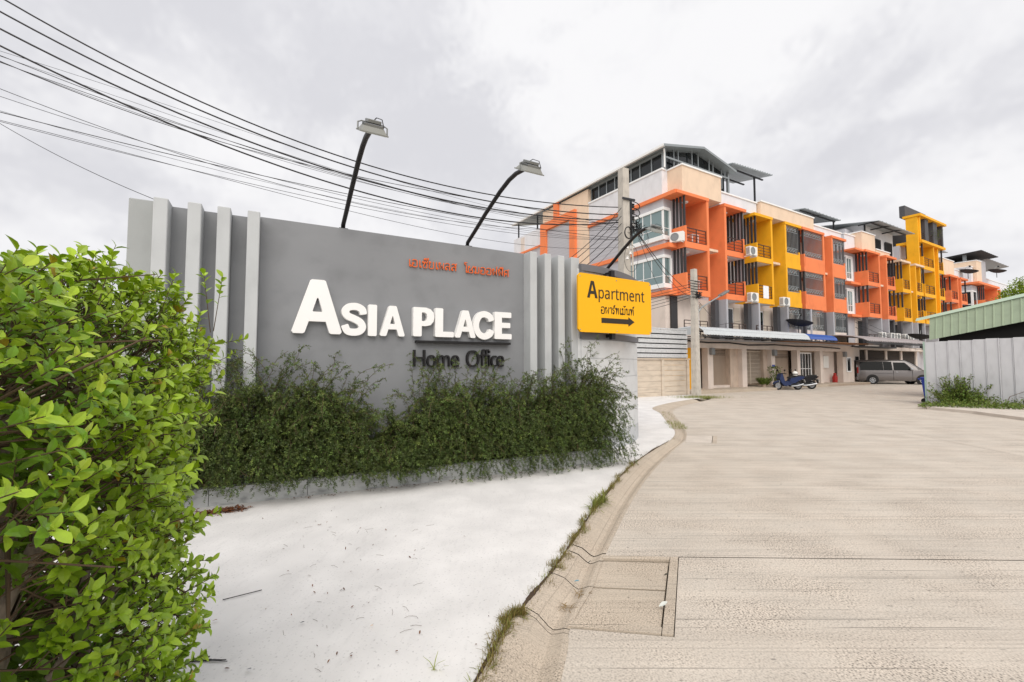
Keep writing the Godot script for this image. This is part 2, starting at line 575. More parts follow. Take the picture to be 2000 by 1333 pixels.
func make_ground() -> void:
	structure("ground", MB.new().sheet(PackedVector2Array([Vector2(-400, 60), Vector2(400, 60), Vector2(400, -600), Vector2(-400, -600)]), -0.09, 0.1), M.ground)
	# the lane: slabs of broomed concrete, the joints between them open
	var road := PackedVector2Array()
	for k in range(0, 57):
		road.append(along(KERB_OUT, k * 0.25))
	for q in [Vector2(9.3, -20.6), Vector2(9.4, -23.4), Vector2(4, -32), Vector2(20, -60), Vector2(160, -150), Vector2(160, 40), Vector2(-0.85, 40)]:
		road.append(q)
	var slabs := [road]
	slabs = clip_all(slabs, strip(Vector2(0.5, -3.86), Vector2(30, -3.2), 0.012))
	slabs = clip_all(slabs, strip(Vector2(7.9, 2.0), Vector2(10.4, -19.2), 0.012))
	slabs = clip_all(slabs, strip(Vector2(0.0, 2.2), Vector2(30, 2.9), 0.014))
	slabs = clip_all(slabs, PackedVector2Array(DRAIN))
	slabs = clip_all(slabs, PackedVector2Array([Vector2(3.98, -10.12), Vector2(4.66, -10.08), Vector2(4.22, -9.17), Vector2(3.6, -9.23)]))
	var m := mat("road", Color.WHITE, 0.93)
	m.albedo_texture = T.road
	m.heightmap_enabled = true
	m.heightmap_texture = T.road
	m.heightmap_scale = 0.5
	var rd := Node3D.new()
	rd.name = "road"
	add_child(rd)
	rd.set_meta("kind", "structure")
	for p in slabs:
		var sl := MB.new().sheet(p, 0.0, 1.0 / 6.0)
		if sl.v.size(): part(rd, "slab", sl, m)
	# white pavement
	var pave := PackedVector2Array()
	for k in range(0, 57):
		pave.append(along(KERB_IN, k * 0.25))
	for q in [Vector2(8.95, -20.4), Vector2(9.2, -22.6), Vector2(5.5, -20.6), Vector2(2.0, -16), Vector2(-2, -12), Vector2(-14, -2), Vector2(-14, 6), Vector2(-2.7, 6)]:
		pave.append(q)
	var pm := mat("pavement", Color.WHITE, 0.85)
	pm.albedo_texture = T.pave
	pm.heightmap_enabled = true
	pm.heightmap_texture = T.pave
	pm.heightmap_scale = 0.15
	structure("pavement", MB.new().sheet(pave, 0.05, 1.0 / 4.0), pm)
	# gutter of cast concrete between them, in lengths with open cracks between
	var gut := Node3D.new()
	gut.name = "gutter"
	add_child(gut)
	gut.set_meta("kind", "structure")
	for cut in [[0.0, 1.872], [1.888, 1.988], [2.002, 2.992], [3.008, 3.936], [3.952, 4.066], [4.08, 8.0], [8.01, 8.6], [8.61, 14.0]]:
		var b := MB.new()
		var n := maxi(2, int((cut[1] - cut[0]) * 6))
		for k in n:
			var t0: float = lerpf(cut[0], cut[1], float(k) / n)
			var t1: float = lerpf(cut[0], cut[1], float(k + 1) / n)
			var prof := [[-0.01, 0.052], [0.1, 0.058], [0.34, 0.036], [0.56, -0.018], [0.66, -0.032], [0.76, -0.022], [0.9, -0.002], [1.0, 0.0]]
			for j in prof.size() - 1:
				var q := []
				for w in [[t0, j], [t1, j], [t1, j + 1], [t0, j + 1]]:
					var p := along(KERB_IN, w[0]).lerp(along(KERB_OUT, w[0]), prof[w[1]][0])
					q.append(Vector3(p.x, prof[w[1]][1], p.y))
				b.quad(q[3], q[2], q[1], q[0])
		part(gut, "gutter_length", b, M.kerb)
	# drain cover by the gutter: a rim and two concrete lids
	var dc := thing("drain_cover", "two-lid concrete drain cover with a raised rim beside the near gutter", "drain cover")
	var c: Array = DRAIN
	var lerp4 := func(u: float, w: float) -> Vector2:
		return (c[0] as Vector2).lerp(c[1], u).lerp((c[3] as Vector2).lerp(c[2], u), w)
	var lerp5 := func(u: float, w: float) -> Vector2:
		return Vector2(3.98, -10.12).lerp(Vector2(4.66, -10.08), u).lerp(Vector2(3.6, -9.23).lerp(Vector2(4.22, -9.17), u), w)
	for r in [[0.0, 0.878, 0.008, 0.06], [0.0, 0.878, 0.93, 0.992], [0.886, 0.99, 0.008, 0.992]]:
		part(dc, "rim", lid(lerp4, r, 0.009), M.kerb)
	for r in [[0.0, 0.866, 0.09, 0.488], [0.0, 0.866, 0.508, 0.912]]:
		part(dc, "lid", lid(lerp4, r, -0.006), M.kerb)
	var dc2 := thing("drain_cover", "pale drain cover at the bend of the gutter beyond the curved wall", "drain cover")
	part(dc2, "rim", lid(lerp5, [0.86, 1.0, 0.0, 1.0], 0.006), M.kerb)
	part(dc2, "lid", lid(lerp5, [0.0, 0.84, 0.02, 0.98], 0.003), mat("pale_lid", hexc("e8dfd4"), 0.9, 0, "pave", Vector3(0.3, 0.3, 0.3)))
	# pavement on the far right, in front of the sheet fence
	var fp := PackedVector2Array([Vector2(14.75, -12.8), Vector2(15.1, -14.5), Vector2(14.9, -15.9), Vector2(16.6, -17.9), Vector2(40, 10), Vector2(16, 4), Vector2(13.8, -6)])
	structure("far_pavement", MB.new().prism_y(fp, -0.02, 0.09), M.pale_lid)

func lid(f: Callable, r: Array, y: float) -> MB:
	var p := PackedVector2Array([f.call(r[0], r[2]), f.call(r[1], r[2]), f.call(r[1], r[3]), f.call(r[0], r[3])])
	return MB.new().prism_y(p, y - 0.05, y)

# ---------------------------------------------------------------- shophouse rows (local x along the front, y up, front plane z = 0, depth towards -z)
func railing(b: Node, called: String, x0: float, x1: float, y0: float, y1: float, z: float, bars := 5, posts := 3) -> void:
	var s := MB.new()
	for k in bars:
		var y := lerpf(y0, y1, float(k) / (bars - 1))
		var r := 0.022 if k == bars - 1 else 0.014
		s.box(x0, x1, y - r, y + r, z - r, z + r)
	for k in posts:
		var x := lerpf(x0, x1, float(k) / (posts - 1))
		s.box(x - 0.02, x + 0.02, y0 - 0.05, y1 - 0.024, z - 0.0215, z + 0.0215)
	part(b, called, s, M.rail)

func grille(b: Node, x0: float, x1: float, y0: float, y1: float, z: float) -> void:   # wrought bars with rings above and below
	var s := MB.new()
	var n := int((x1 - x0) / 0.16)
	for k in n + 1:
		var x := lerpf(x0, x1, float(k) / n)
		s.box(x - 0.012, x + 0.012, y0, y1, z - 0.012, z + 0.012)
	for y in [y0, y0 + 0.38, y1 - 0.38, y1]:
		s.box(x0, x1, y - 0.016, y + 0.016, z - 0.0165, z + 0.0165)
	for k in n / 2:
		for y in [y0 + 0.2, y1 - 0.2]:
			var c := Vector3(lerpf(x0, x1, (k * 2 + 1.0) / n), y, z + 0.02)
			var ring := []
			for w in 9:
				ring.append(c + Vector3(cos(w * TAU / 8), sin(w * TAU / 8), 0) * 0.11)
			s.tube(ring, 0.028, 4, false)
	part(b, "window_grille", s, M.steel)

func glazed(b: Node, called: String, x0: float, x1: float, y0: float, y1: float, z: float, cols: int, transom: float, glass: Material, fr := 0.05) -> void:
	# a framed window on the plane z: outer frame, mullions, and one pane per opening
	var f := MB.new()
	f.box(x0, x1, y1 - fr, y1, z, z + 0.07).box(x0, x1, y0, y0 + fr, z, z + 0.07)
	f.box(x0, x0 + fr, y0 + fr, y1 - fr, z, z + 0.068).box(x1 - fr, x1, y0 + fr, y1 - fr, z, z + 0.068)
	var ys := [y0 + fr, y1 - fr]
	if transom > 0.0:
		ys = [y0 + fr, transom, y1 - fr]
		f.box(x0 + fr, x1 - fr, transom - 0.02, transom + 0.02, z, z + 0.062)
	for k in range(1, cols):
		var x := lerpf(x0, x1, float(k) / cols)
		f.box(x - 0.022, x + 0.022, y0 + fr, y1 - fr, z, z + 0.058)
	var w := part(b, called, f, M.frame_white)
	for k in cols:
		for r in ys.size() - 1:
			part(w, "pane", MB.new().box(lerpf(x0, x1, float(k) / cols), lerpf(x0, x1, (k + 1.0) / cols), ys[r], ys[r + 1], z + 0.012, z + 0.024), glass)

func balcony(b: Node, xs: float, xw: float, c: Material, y0: float, y1: float, y2: float, kind := "open", blades := 6) -> void:
	# xs: the louvred side, xw: the party wall; m is the way from one to the other
	var m := 1.0 if xw > xs else -1.0
	pbox(b, "balcony_slab", c, xs - 0.06 * m, xw + 0.2 * m, y0, y1, -1.6, 0.0)
	pbox(b, "balcony_soffit", M.white_wall if y0 < 8.0 or kind != "top" else c, xs + 0.1 * m, xw - 0.02 * m, y0 - 0.012, y0, -1.56, -0.1)
	pbox(b, "party_wall", c, xw, xw + 0.2 * m, y1, y2, -1.6, 0.0)
	var top := y1 + 0.93
	pbox(b, "balustrade", c, xs, xs + 0.12 * m, y1, top, -1.45, -0.012)
	for k in blades:
		var z := -1.32 + k * 1.2 / (blades - 1)
		part(b, "louver", MB.new().box(xs + 0.02 * m, xs + 0.1 * m, top, y2, z - 0.06, z + 0.06), M.louver)
	var xl := minf(xs + 0.14 * m, xw)
	var xr := maxf(xs + 0.14 * m, xw)
	# balcony door in the rear wall
	var dx := xw - 0.75 * m
	var d := part(b, "door_frame", MB.new().box(minf(dx, dx - 0.75 * m), maxf(dx, dx - 0.75 * m), y1, y1 + 2.05, -1.6, -1.53), M.frame_white)
	part(d, "door_pane", MB.new().box(minf(dx - 0.07 * m, dx - 0.68 * m), maxf(dx - 0.07 * m, dx - 0.68 * m), y1 + 0.07, y1 + 1.98, -1.535, -1.52), M.glass_dark)
	part(b, "ceiling_lamp", placed(MB.new(), Vector3((xs + xw) / 2, y2 - 0.1, -0.75)).lathe([Vector2(0, 0), Vector2(0.16, 0.015), Vector2(0.19, 0.06), Vector2(0.19, 0.095)], 10), M.frame_white)
	if kind == "grille":
		pbox(b, "parapet", c, xl, xr, y1, y1 + 0.72, -0.16, -0.004)
		grille(b, xl + 0.03, xr - 0.03, y1 + 0.76, y2 - 0.04, -0.08)
		pbox(b, "drape", M.drape, xl + 0.25, xr - 0.1, y1 + 0.2, y2 - 0.25, -1.5, -1.44)
	else:
		railing(b, "railing", xl, xr, y1 + 0.06, y1 + 0.84, -0.07)

func placed(b: MB, at: Vector3) -> MB:
	b.t = Transform3D(Basis(), at)
	return b

func wing(b: Node, x: float, y0: float, y1: float) -> void:
	pbox(b, "wing_wall", M.fin_wall, x - 0.09, x + 0.09, y0, y1, -0.95, 0.0)

func sheet_roof(b: Node, called: String, a: Vector3, bq: Vector3, c: Vector3, d: Vector3, thick: float, m: Material, ribs: int) -> void:
	# corner a, b along the eave, c, d along the ridge; ribs run from eave to ridge
	var s := MB.new()
	var up := (bq - a).cross(d - a).normalized()
	if up.y < 0: up = -up
	for k in ribs:
		var e0 := a.lerp(bq, float(k) / ribs); var e1 := a.lerp(bq, (k + 1.0) / ribs)
		var r0 := d.lerp(c, float(k) / ribs); var r1 := d.lerp(c, (k + 1.0) / ribs)
		var em := e0.lerp(e1, 0.7); var rm := r0.lerp(r1, 0.7)
		var et := e0.lerp(e1, 0.85) + up * 0.045; var rt := r0.lerp(r1, 0.85) + up * 0.045
		s.quad(e0, em, rm, r0)
		s.quad(em, et, rt, rm)
		s.quad(et, e1, r1, rt)
	var dn := -up * thick
	s.quad(a + dn, d + dn, c + dn, bq + dn)
	s.quad(a + dn, bq + dn, bq, a)
	s.quad(d, c, c + dn, d + dn)
	s.quad(a, d, d + dn, a + dn)
	s.quad(bq + dn, c + dn, c, bq)
	part(b, called, s, m)

func canopy_sheet(b: Node, called: String, x0: float, x1: float, pts: Array, m: Material, pitch: float) -> void:
	# corrugated sheet following pts (z, y) from the wall outwards; corrugations across x
	var s := MB.new()
	var n := int((x1 - x0) / pitch)
	for k in n:
		for h in 4:
			var xa := x0 + (k + h / 4.0) * pitch
			var xb := xa + pitch / 4
			var oa := 0.06 * sin(h * TAU / 4)
			var ob := 0.06 * sin((h + 1) * TAU / 4)
			for j in pts.size() - 1:
				var p: Vector2 = pts[j]; var q: Vector2 = pts[j + 1]
				var nn := Vector2(-(q.y - p.y), q.x - p.x).normalized()
				var f := func(e: Vector2, x: float, o: float) -> Vector3: return Vector3(x, e.y + nn.y * o, e.x + nn.x * o)
				s.quad(f.call(q, xa, oa), f.call(q, xb, ob), f.call(p, xb, ob), f.call(p, xa, oa))
	part(b, called, s, m)

func ac_unit(at: Vector3, turn: float, label: String) -> void:
	var a := thing("air_conditioner", label, "air conditioner", at, turn, "outdoor air conditioner units on the shophouses")
	pbev(a, "casing", M.ac_white, -0.4, 0.4, 0, 0.56, -0.15, 0.15, 0.02)
	var g := MB.new()
	g.t = Transform3D(Basis(Vector3.RIGHT, PI / 2), Vector3(-0.1, 0.28, 0.152))
	g.lathe([Vector2(0.24, 0.0), Vector2(0.24, 0.015), Vector2(0.2, 0.02), Vector2(0.2, 0.004), Vector2(0.0, 0.004)], 16)
	part(a, "fan_grille", g, M.ac_dark)
	var v := MB.new()
	for k in 7:
		v.box(-0.409, -0.401, 0.08 + k * 0.06, 0.11 + k * 0.06, -0.11, 0.11)
	part(a, "side_vent", v, M.ac_dark)
	part(a, "bracket", MB.new().box(-0.33, -0.28, -0.06, -0.001, -0.3, 0.15).box(0.28, 0.33, -0.06, -0.001, -0.3, 0.15), M.ac_white)

func satellite_dish(at: Vector3, turn: float, label: String) -> void:
	var a := thing("satellite_dish", label, "satellite dish", at, turn, "dark satellite dishes on the rows")
	var g := MB.new()
	g.t = Transform3D(Basis(Vector3.RIGHT, 0.16) * Basis(Vector3.FORWARD, 0.14), Vector3(0, 0.6, 0))
	g.lathe([Vector2(0.0, 0.0), Vector2(0.35, 0.05), Vector2(0.62, 0.16), Vector2(0.82, 0.3), Vector2(0.83, 0.32), Vector2(0.6, 0.17), Vector2(0.33, 0.06), Vector2(0.0, 0.02)], 20)
	part(a, "reflector", g, M.mesh_dark)
	part(a, "mast", MB.new().tube([Vector3(0, 0, 0), Vector3(0, 0.6, 0)], 0.03, 6), M.dark_steel)
	var o := g.t
	part(a, "feed_arm", MB.new().tube([o * Vector3(-0.8, 0.31, 0), o * Vector3(-0.35, 0.75, 0), o * Vector3(0.0, 0.82, 0.0)], 0.02, 6), M.steel)
	part(a, "feed_horn", placed(MB.new(), o * Vector3(0, 0.82, 0)).bev(-0.07, 0.07, -0.1, 0.08, -0.07, 0.07, 0.015), M.trim_black)

func parapet(b: Node, m: Material, x0: float, x1: float, y0: float, y1: float, z: float, back: float) -> void:
	pbox(b, "parapet_wall", m, x0, x1, y0, y1, back, z)
	pbox(b, "coping", M.frame_white, x0 - 0.05, x1 + 0.05, y1, y1 + 0.09, back - 0.003, z + 0.06)

func make_first_row() -> void:
	var b := thing("apartment_building", "orange and yellow four-storey row nearest the sign wall, with a glazed rooftop room", "building", ROW_AT, ROW_TURN)
	# bodies: front block, grey corner block, cream stair block, rear block
	pbox(b, "rear_wall", M.grey_wall, -1.9, 18.0, 3.0, 11.45, -6.0, -1.6)
	pbox(b, "ground_wall", M.beige, -2.4, 18.4, 0.0, 3.0, -9.0, -1.2)
	pbox(b, "core_wall", M.grey_wall, -1.0, 18.0, 3.0, 13.0, -18.0, -6.003)
	pbox(b, "side_wall", M.grey_wall, -2.4, -1.0, 3.0, 11.4, -7.65, -1.0)
	pbox(b, "stair_block", M.cream, -2.5, -0.997, 0.0, 14.25, -13.4, -7.653)
	pbox(b, "rear_side_wall", M.grey_wall, -2.42, -1.003, 0.0, 11.4, -18.2, -13.403)
	pbox(b, "rear_parapet", M.white_wall, -2.43, -0.9, 11.4, 13.1, -18.25, -13.403)
	pbox(b, "rear_pier", M.pale_beige, -2.5, -2.2, 9.0, 12.9, -16.9, -16.4)
	pbox(b, "side_parapet", M.white_wall, -2.44, -2.2, 11.62, 13.15, -7.65, -1.05)
	pbox(b, "corner_parapet", M.white_wall, -2.2, -1.9, 11.62, 13.15, -1.3, -1.052)
	pbox(b, "side_coping", M.frame_white, -2.5, -2.1, 13.15, 13.25, -7.65, -0.99)
	# orange string courses along the side and slabs round the corner
	for y in [[11.4, 11.62], [8.4, 8.66], [5.62, 5.9]]:
		pbox(b, "string_course", M.orange, -2.56, -1.86, y[0], y[1], -7.66, -0.03 if y[0] > 11.0 else -0.55)
		pbox(b, "string_course", M.orange, -2.53, -2.3, y[0] + 0.05, y[1], -18.2, -13.5)
	pbox(b, "lower_side_wall", M.pale_beige, -2.47, -2.403, 0.0, 5.6, -7.64, -0.94)
	pbox(b, "lower_corner_wall", M.pale_beige, -2.4, -1.65, 3.1, 5.6, -1.0, -0.94)
	pbox(b, "lattice_screen", M.louver, -2.1, -1.55, 3.1, 5.6, -0.9, -0.82)
	# orange portal with ribbed siding on the stair block
	pbox(b, "portal_post", M.orange, -2.72, -2.503, 5.0, 12.55, -9.6, -8.95)
	pbox(b, "portal_post", M.orange, -2.72, -2.503, 5.0, 12.55, -13.5, -12.7)
	pbox(b, "portal_beam", M.orange, -2.72, -2.503, 12.55, 13.15, -13.5, -8.95)
	pbox(b, "portal_fin", M.orange, -2.7, -2.503, 13.15, 14.4, -11.65, -11.1)
	var sd := MB.new()
	for k in 62:
		sd.box(-2.54 - 0.01 * (k % 2), -2.503, 5.0 + k * 0.12, 5.12 + k * 0.12, -12.7, -9.6)
	part(b, "ribbed_siding", sd, M.siding)
	var sd2 := MB.new()
	for k in 43:
		sd2.box(-2.42 - 0.012 * (k % 2), -2.401, 5.95 + k * 0.125, 6.075 + k * 0.125, -7.6, -4.6)
	part(b, "ribbed_siding", sd2, M.siding)
	# corner windows of the third and fourth floors: side lights and a return light on the front
	for y in [9.05, 6.2]:
		var w := Node3D.new()
		w.name = "corner_window"
		b.add_child(w, true)
		for q in [[-1.08, -1.9, 1], [-1.9, -2.55, 1], [-2.55, -3.2, 1], [-3.2, -3.85, 1], [-3.85, -4.4, 1]]:
			part(w, "pane", MB.new().box(-2.46, -2.448, y + 0.6, y + 1.66, q[0] - 0.02, q[1] + 0.02), M.glass_teal)
		for q in [[-1.08, -2.55], [-2.55, -3.85], [-3.85, -4.4]]:
			part(w, "pane", MB.new().box(-2.46, -2.448, y + 0.14, y + 0.57, q[0] - 0.02, q[1] + 0.02), M.glass_teal)
		for q in [[0.6, 1.66], [0.14, 0.57]]:
			part(w, "pane", MB.new().box(-2.4, -1.98, y + q[0], y + q[1], -1.0, -0.988), M.glass_teal)
		var f := MB.new()
		for q in [[-0.12, 0.14], [1.66, 1.84]]:
			f.box(-2.53, -2.402, y + q[0], y + q[1], -4.5, -0.93).box(-2.4, -1.9, y + q[0], y + q[1], -0.999, -0.932)
		f.box(-2.47, -2.402, y + 0.14, y + 1.66, -1.09, -0.97)
		f.box(-1.98, -1.86, y + 0.14, y + 1.66, -0.998, -0.9)
		f.box(-2.475, -2.402, y + 0.57, y + 0.6, -4.4, -1.09)
		f.box(-2.4, -1.98, y + 0.57, y + 0.6, -0.998, -0.97)
		for z in [-1.9, -2.55, -3.2, -3.85]:
			f.box(-2.478, -2.403, y + 0.605, y + 1.66, z - 0.025, z + 0.025)
		for z in [-2.55, -3.85]:
			f.box(-2.478, -2.403, y + 0.14, y + 0.565, z - 0.025, z + 0.025)
		f.box(-2.475, -2.402, y + 0.14, y + 1.66, -4.5, -4.4)
		part(w, "frame", f, M.frame_white)
		part(w, "curtain", MB.new().box(-2.2, -2.0, y + 0.2, y + 1.6, -1.2, -1.003), M.curtain)
	pbox(b, "corner_wall", M.grey_wall, -2.398, -1.86, 8.66, 8.93, -1.0, -0.996)
	# the paired balcony bays
	var bays := [[-1.75, 0.2, M.orange, "open"], [4.0, 2.13, M.orange, "open"], [5.35, 7.05, M.yellow, "open"], [10.75, 9.0, M.yellow, "grille"], [11.35, 14.1, M.orange, "grille"], [17.6, 15.65, M.orange, "grille"]]
	for k in bays.size():
		var a: Array = bays[k]
		balcony(b, a[0], a[1], a[2], 8.35, 8.70, 11.42, a[3])
		balcony(b, a[0], a[1], a[2], 5.6, 5.95, 8.35, a[3])
		var m: float = signf(a[1] - a[0])
		var over := 0.75 if k == 0 else 0.22
		pbox(b, "roof_slab", a[2], a[0] - over * m, a[1] + 0.22 * m, 11.42, 11.6, -1.9, 0.04)
		if a[3] == "grille":
			pbox(b, "terrace_parapet", M.pale_beige, minf(a[0], a[1]) + 0.02, maxf(a[0], a[1]) - 0.02, 3.0, 4.05, -0.2, -0.06)
			grille(b, minf(a[0], a[1]) + 0.1, maxf(a[0], a[1]) - 0.1, 4.1, 5.5, -0.1)
			pbox(b, "post", M.charcoal, a[0] - 0.12 * m, a[0] + 0.1 * m, 3.1, 5.6, -0.25, -0.03)
		else:
			railing(b, "railing", minf(a[0], a[1]) - 0.2, maxf(a[0], a[1]) - 0.05, 3.35, 4.12, -0.06, 5, 4)
	# second-floor terrace between the wing walls: door, drape and a charcoal post in each
	pbox(b, "terrace_rear_wall", M.pale_beige, -1.9, 18.0, 3.1, 5.58, -1.62, -0.95)
	for x in [2.0, 5.45, 8.9, 12.05, 15.4, 17.9]:
		var df := pbox(b, "terrace_door", M.frame_white, x - 2.2, x - 1.45, 3.12, 5.25, -0.949, -0.91)
		part(df, "door_pane", MB.new().box(x - 2.13, x - 1.52, 3.15, 5.18, -0.91, -0.895), M.glass_dark)
		pbox(b, "terrace_drape", M.drape, x - 1.38, x - 0.75, 3.15, 5.3, -0.945, -0.9)
		pbox(b, "post", M.charcoal, x - 0.62, x - 0.25, 3.1, 5.59, -0.7, -0.4)
	for x in [2.0, 5.45, 8.9, 12.05, 15.4]:
		wing(b, x, 3.0, 5.597)
	# grey recess walls with drain pipes between the pairs
	for x in [1.15, 8.15, 14.85]:
		pbox(b, "recess_wall", M.grey_wall, x - 0.73, x + 0.75, 5.6, 11.6, -1.595, -1.2)
		part(b, "drain_pipe", MB.new().tube([Vector3(x - 0.55, 5.6, -1.12), Vector3(x - 0.55, 11.4, -1.12)], 0.06, 8), M.white_wall)
		pbox(b, "ledge", M.cream, x - 0.72, x + 0.6, 8.55, 8.7, -1.19, -0.35)
	for q in [[3.98, 4.13], [7.28, 7.5]]:
		pbox(b, "edge_pier", M.grey_wall, q[0] - 0.02, q[1] - 0.03, 5.6, 11.4, -0.6, -0.12)
	# front parapets, alternately cream and white
	parapet(b, M.cream, -1.95, 1.7, 11.605, 13.15, -0.02, -2.6)
	parapet(b, M.white_wall, 1.8, 5.85, 11.605, 12.38, -0.25, -2.6)
	parapet(b, M.cream, 5.95, 12.85, 11.605, 12.48, -0.02, -2.6)
	parapet(b, M.white_wall, 12.95, 18.0, 11.605, 12.2, -0.4, -2.6)
	# rooftop room: glazed walls under a low gabled metal roof
	for q in [[-7.6, -6.0], [-6.0, -4.5], [-4.45, -3.0], [-2.95, -1.15]]:
		part(b, "roof_room_pane", MB.new().box(-2.18, -2.16, 13.2, 14.25, q[0] + 0.03, q[1] - 0.03), M.glass_dark)
	var fr := MB.new()
	for z in [-7.6, -6.8, -6.0, -5.2, -4.45, -3.7, -2.95, -2.0]:
		fr.box(-2.24, -2.15, 13.25, 14.4, z - 0.035, z + 0.035)
	fr.box(-2.26, -2.13, 13.2, 14.42, -1.2, -0.98)
	fr.box(-2.245, -2.155, 14.25, 14.42, -7.6, -1.2).box(-2.245, -2.155, 13.2, 13.26, -7.6, -1.2)
	for x in [-1.3, -0.9, 0.4, 1.0, 2.1, 2.5, 3.4]:
		fr.box(x - 0.03, x + 0.03, 13.2, 14.5 + 0.17 * (1.0 - absf(x - 1.0) / 3.4) * 3.6, -1.13, -1.07)
	fr.box(-2.1, 4.0, 13.95, 14.05, -1.06, -0.99)
	fr.box(3.95, 4.1, 12.3, 14.4, -1.15, -1.0)
	part(b, "roof_room_frame", fr, M.steel)
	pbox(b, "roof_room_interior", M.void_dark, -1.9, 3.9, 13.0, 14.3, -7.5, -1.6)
	part(b, "roof_room_pane", MB.new().prism(PackedVector2Array([Vector2(-2.1, 12.7), Vector2(3.95, 12.7), Vector2(3.95, 14.4), Vector2(1.0, 15.05), Vector2(-2.1, 14.42)]), -1.3, -1.28), M.glass_dark)
	sheet_roof(b, "roof_sheet", Vector3(-2.6, 14.42, -18.2), Vector3(-2.6, 14.42, -0.7), Vector3(1.0, 15.15, -0.7), Vector3(1.0, 15.15, -18.2), 0.05, M.roof_metal, 40)
	sheet_roof(b, "roof_sheet", Vector3(4.3, 14.4, -0.7), Vector3(4.3, 14.4, -18.2), Vector3(1.003, 15.15, -18.2), Vector3(1.003, 15.15, -0.7), 0.05, M.roof_metal, 40)
	part(b, "gutter", MB.new().box(-2.75, -2.6, 14.36, 14.5, -18.2, -0.65), M.frame_white)
	part(b, "barge_board", MB.new().prism(PackedVector2Array([Vector2(-2.7, 14.36), Vector2(1.0, 15.1), Vector2(4.35, 14.33), Vector2(4.35, 14.47), Vector2(1.0, 15.24), Vector2(-2.7, 14.5)]), -0.7, -0.62), M.steel)
	part(b, "downpipe", MB.new().tube([Vector3(-2.5, 14.3, -0.8), Vector3(-2.3, 14.15, -0.95), Vector3(-2.3, 13.3, -0.95)], 0.05, 6), M.frame_white)
	for z in [-14.5, -17.6]:
		part(b, "roof_post", MB.new().box(-2.35, -2.25, 13.1, 14.4, z - 0.05, z + 0.05), M.dark_steel)
	# lean-to roof behind the white parapet
	sheet_roof(b, "lean_to_roof", Vector3(3.9, 14.9, -0.6), Vector3(8.6, 15.1, -0.6), Vector3(8.6, 15.6, -3.6), Vector3(3.9, 15.4, -3.6), 0.05, M.roof_metal, 16)
	part(b, "lean_to_frame", MB.new().box(4.3, 8.3, 14.82, 14.9, -1.2, -1.1).box(4.3, 8.3, 14.98, 15.06, -2.6, -2.5).box(7.2, 7.3, 12.4, 14.8, -1.2, -1.1).box(4.25, 4.35, 12.4, 14.9, -2.6, -2.5), M.dark_steel)
	pbox(b, "water_tank", M.white_wall, 6.5, 7.6, 12.4, 13.35, -2.3, -1.5)
	# ground floor: columns, beams, shutters, doors
	for q in [[0.0, 0.5], [3.4, 3.9], [6.65, 7.1], [9.9, 10.3], [13.1, 13.5], [16.55, 16.95]]:
		pbox(b, "column", M.pale_beige, q[0], q[1], 0.15, 2.55, -0.4, 0.0)
	pbox(b, "beam", M.pale_beige, -1.9, 18.4, 2.55, 3.0, -0.45, 0.02)
	pbox(b, "terrace_floor", M.grey_wall, -2.4, 18.4, 3.0, 3.1, -1.6, 0.1)
	pbox(b, "yellow_panel", M.yellow, -2.7, -1.1, 0.15, 2.6, -1.19, -0.3)
	glazed(b, "shop_door", -0.95, -0.25, 0.2, 2.1, -1.19, 1, 0.0, M.glass_dark, 0.09)
	pbox(b, "yellow_panel", M.yellow, -1.1, -0.1, 2.1, 2.55, -1.19, -1.1)
	for q in [[0.62, 2.62], [7.2, 9.85]]:
		var s := MB.new()
		for k in 28:
			s.box(q[0], q[1], 0.3 + k * 0.08, 0.372 + k * 0.08, -0.62, -0.6 + 0.012)
			s.box(q[0], q[1], 0.372 + k * 0.08, 0.38 + k * 0.08, -0.62, -0.6)
		part(b, "roller_shutter", s, M.shutter)
		pbox(b, "shutter_sill", M.pale_beige, q[0], q[1] + 0.3, 0.15, 0.3, -0.7, -0.35)
	var h := MB.new()
	for k in 16:
		for j in 4:
			h.box(0.75 + k * 0.115, 0.81 + k * 0.115, 2.15 + j * 0.09, 2.19 + j * 0.09, -0.588, -0.58)
	part(b, "shutter_vent", h, M.void_dark).set_meta("kind", "stuff")
	var h2 := MB.new()
	for k in 20:
		for j in 3:
			h2.box(7.35 + k * 0.125 + 0.06 * (j % 2), 7.42 + k * 0.125 + 0.06 * (j % 2), 2.02 + j * 0.1, 2.06 + j * 0.1, -0.588, -0.58)
	part(b, "shutter_vent", h2, M.void_dark).set_meta("kind", "stuff")
	pbox(b, "infill_wall", M.beige, 2.62, 3.4, 0.15, 2.55, -0.7, -0.3)
	var gate := MB.new()
	for k in 24:
		var x := 4.05 + k * 0.093
		gate.box(x, x + 0.025, 0.35, 2.4, -0.52, -0.5)
	for k in 9:
		gate.box(4.05, 6.2, 0.35 + k * 0.255, 0.375 + k * 0.255, -0.516, -0.496)
	gate.box(4.0, 6.25, 2.4, 2.48, -0.53, -0.47).box(5.0, 5.08, 0.3, 2.4, -0.53, -0.47)
	part(b, "folding_gate", gate, M.drape)
	pbox(b, "gate_backing", M.shutter, 4.0, 6.25, 0.2, 2.5, -0.75, -0.65)
	pbox(b, "infill_wall", M.beige, 6.25, 6.65, 0.15, 2.55, -0.7, -0.3)
	glazed(b, "shop_door", 10.45, 12.95, 0.2, 2.45, -0.6, 6, 1.25, M.glass_dark, 0.1)
	pbox(b, "infill_wall", M.shutter, 10.3, 13.1, 2.46, 2.55, -0.6, -0.4)
	pbox(b, "infill_wall", M.pale_beige, 13.5, 16.55, 0.15, 2.55, -0.9, -0.6)
	pbox(b, "brown_post", M.timber, 13.62, 13.78, 0.15, 2.5, -0.59, -0.5)
	pbox(b, "side_room", M.pale_beige, 16.95, 18.4, 0.0, 2.55, -1.2, 0.0)
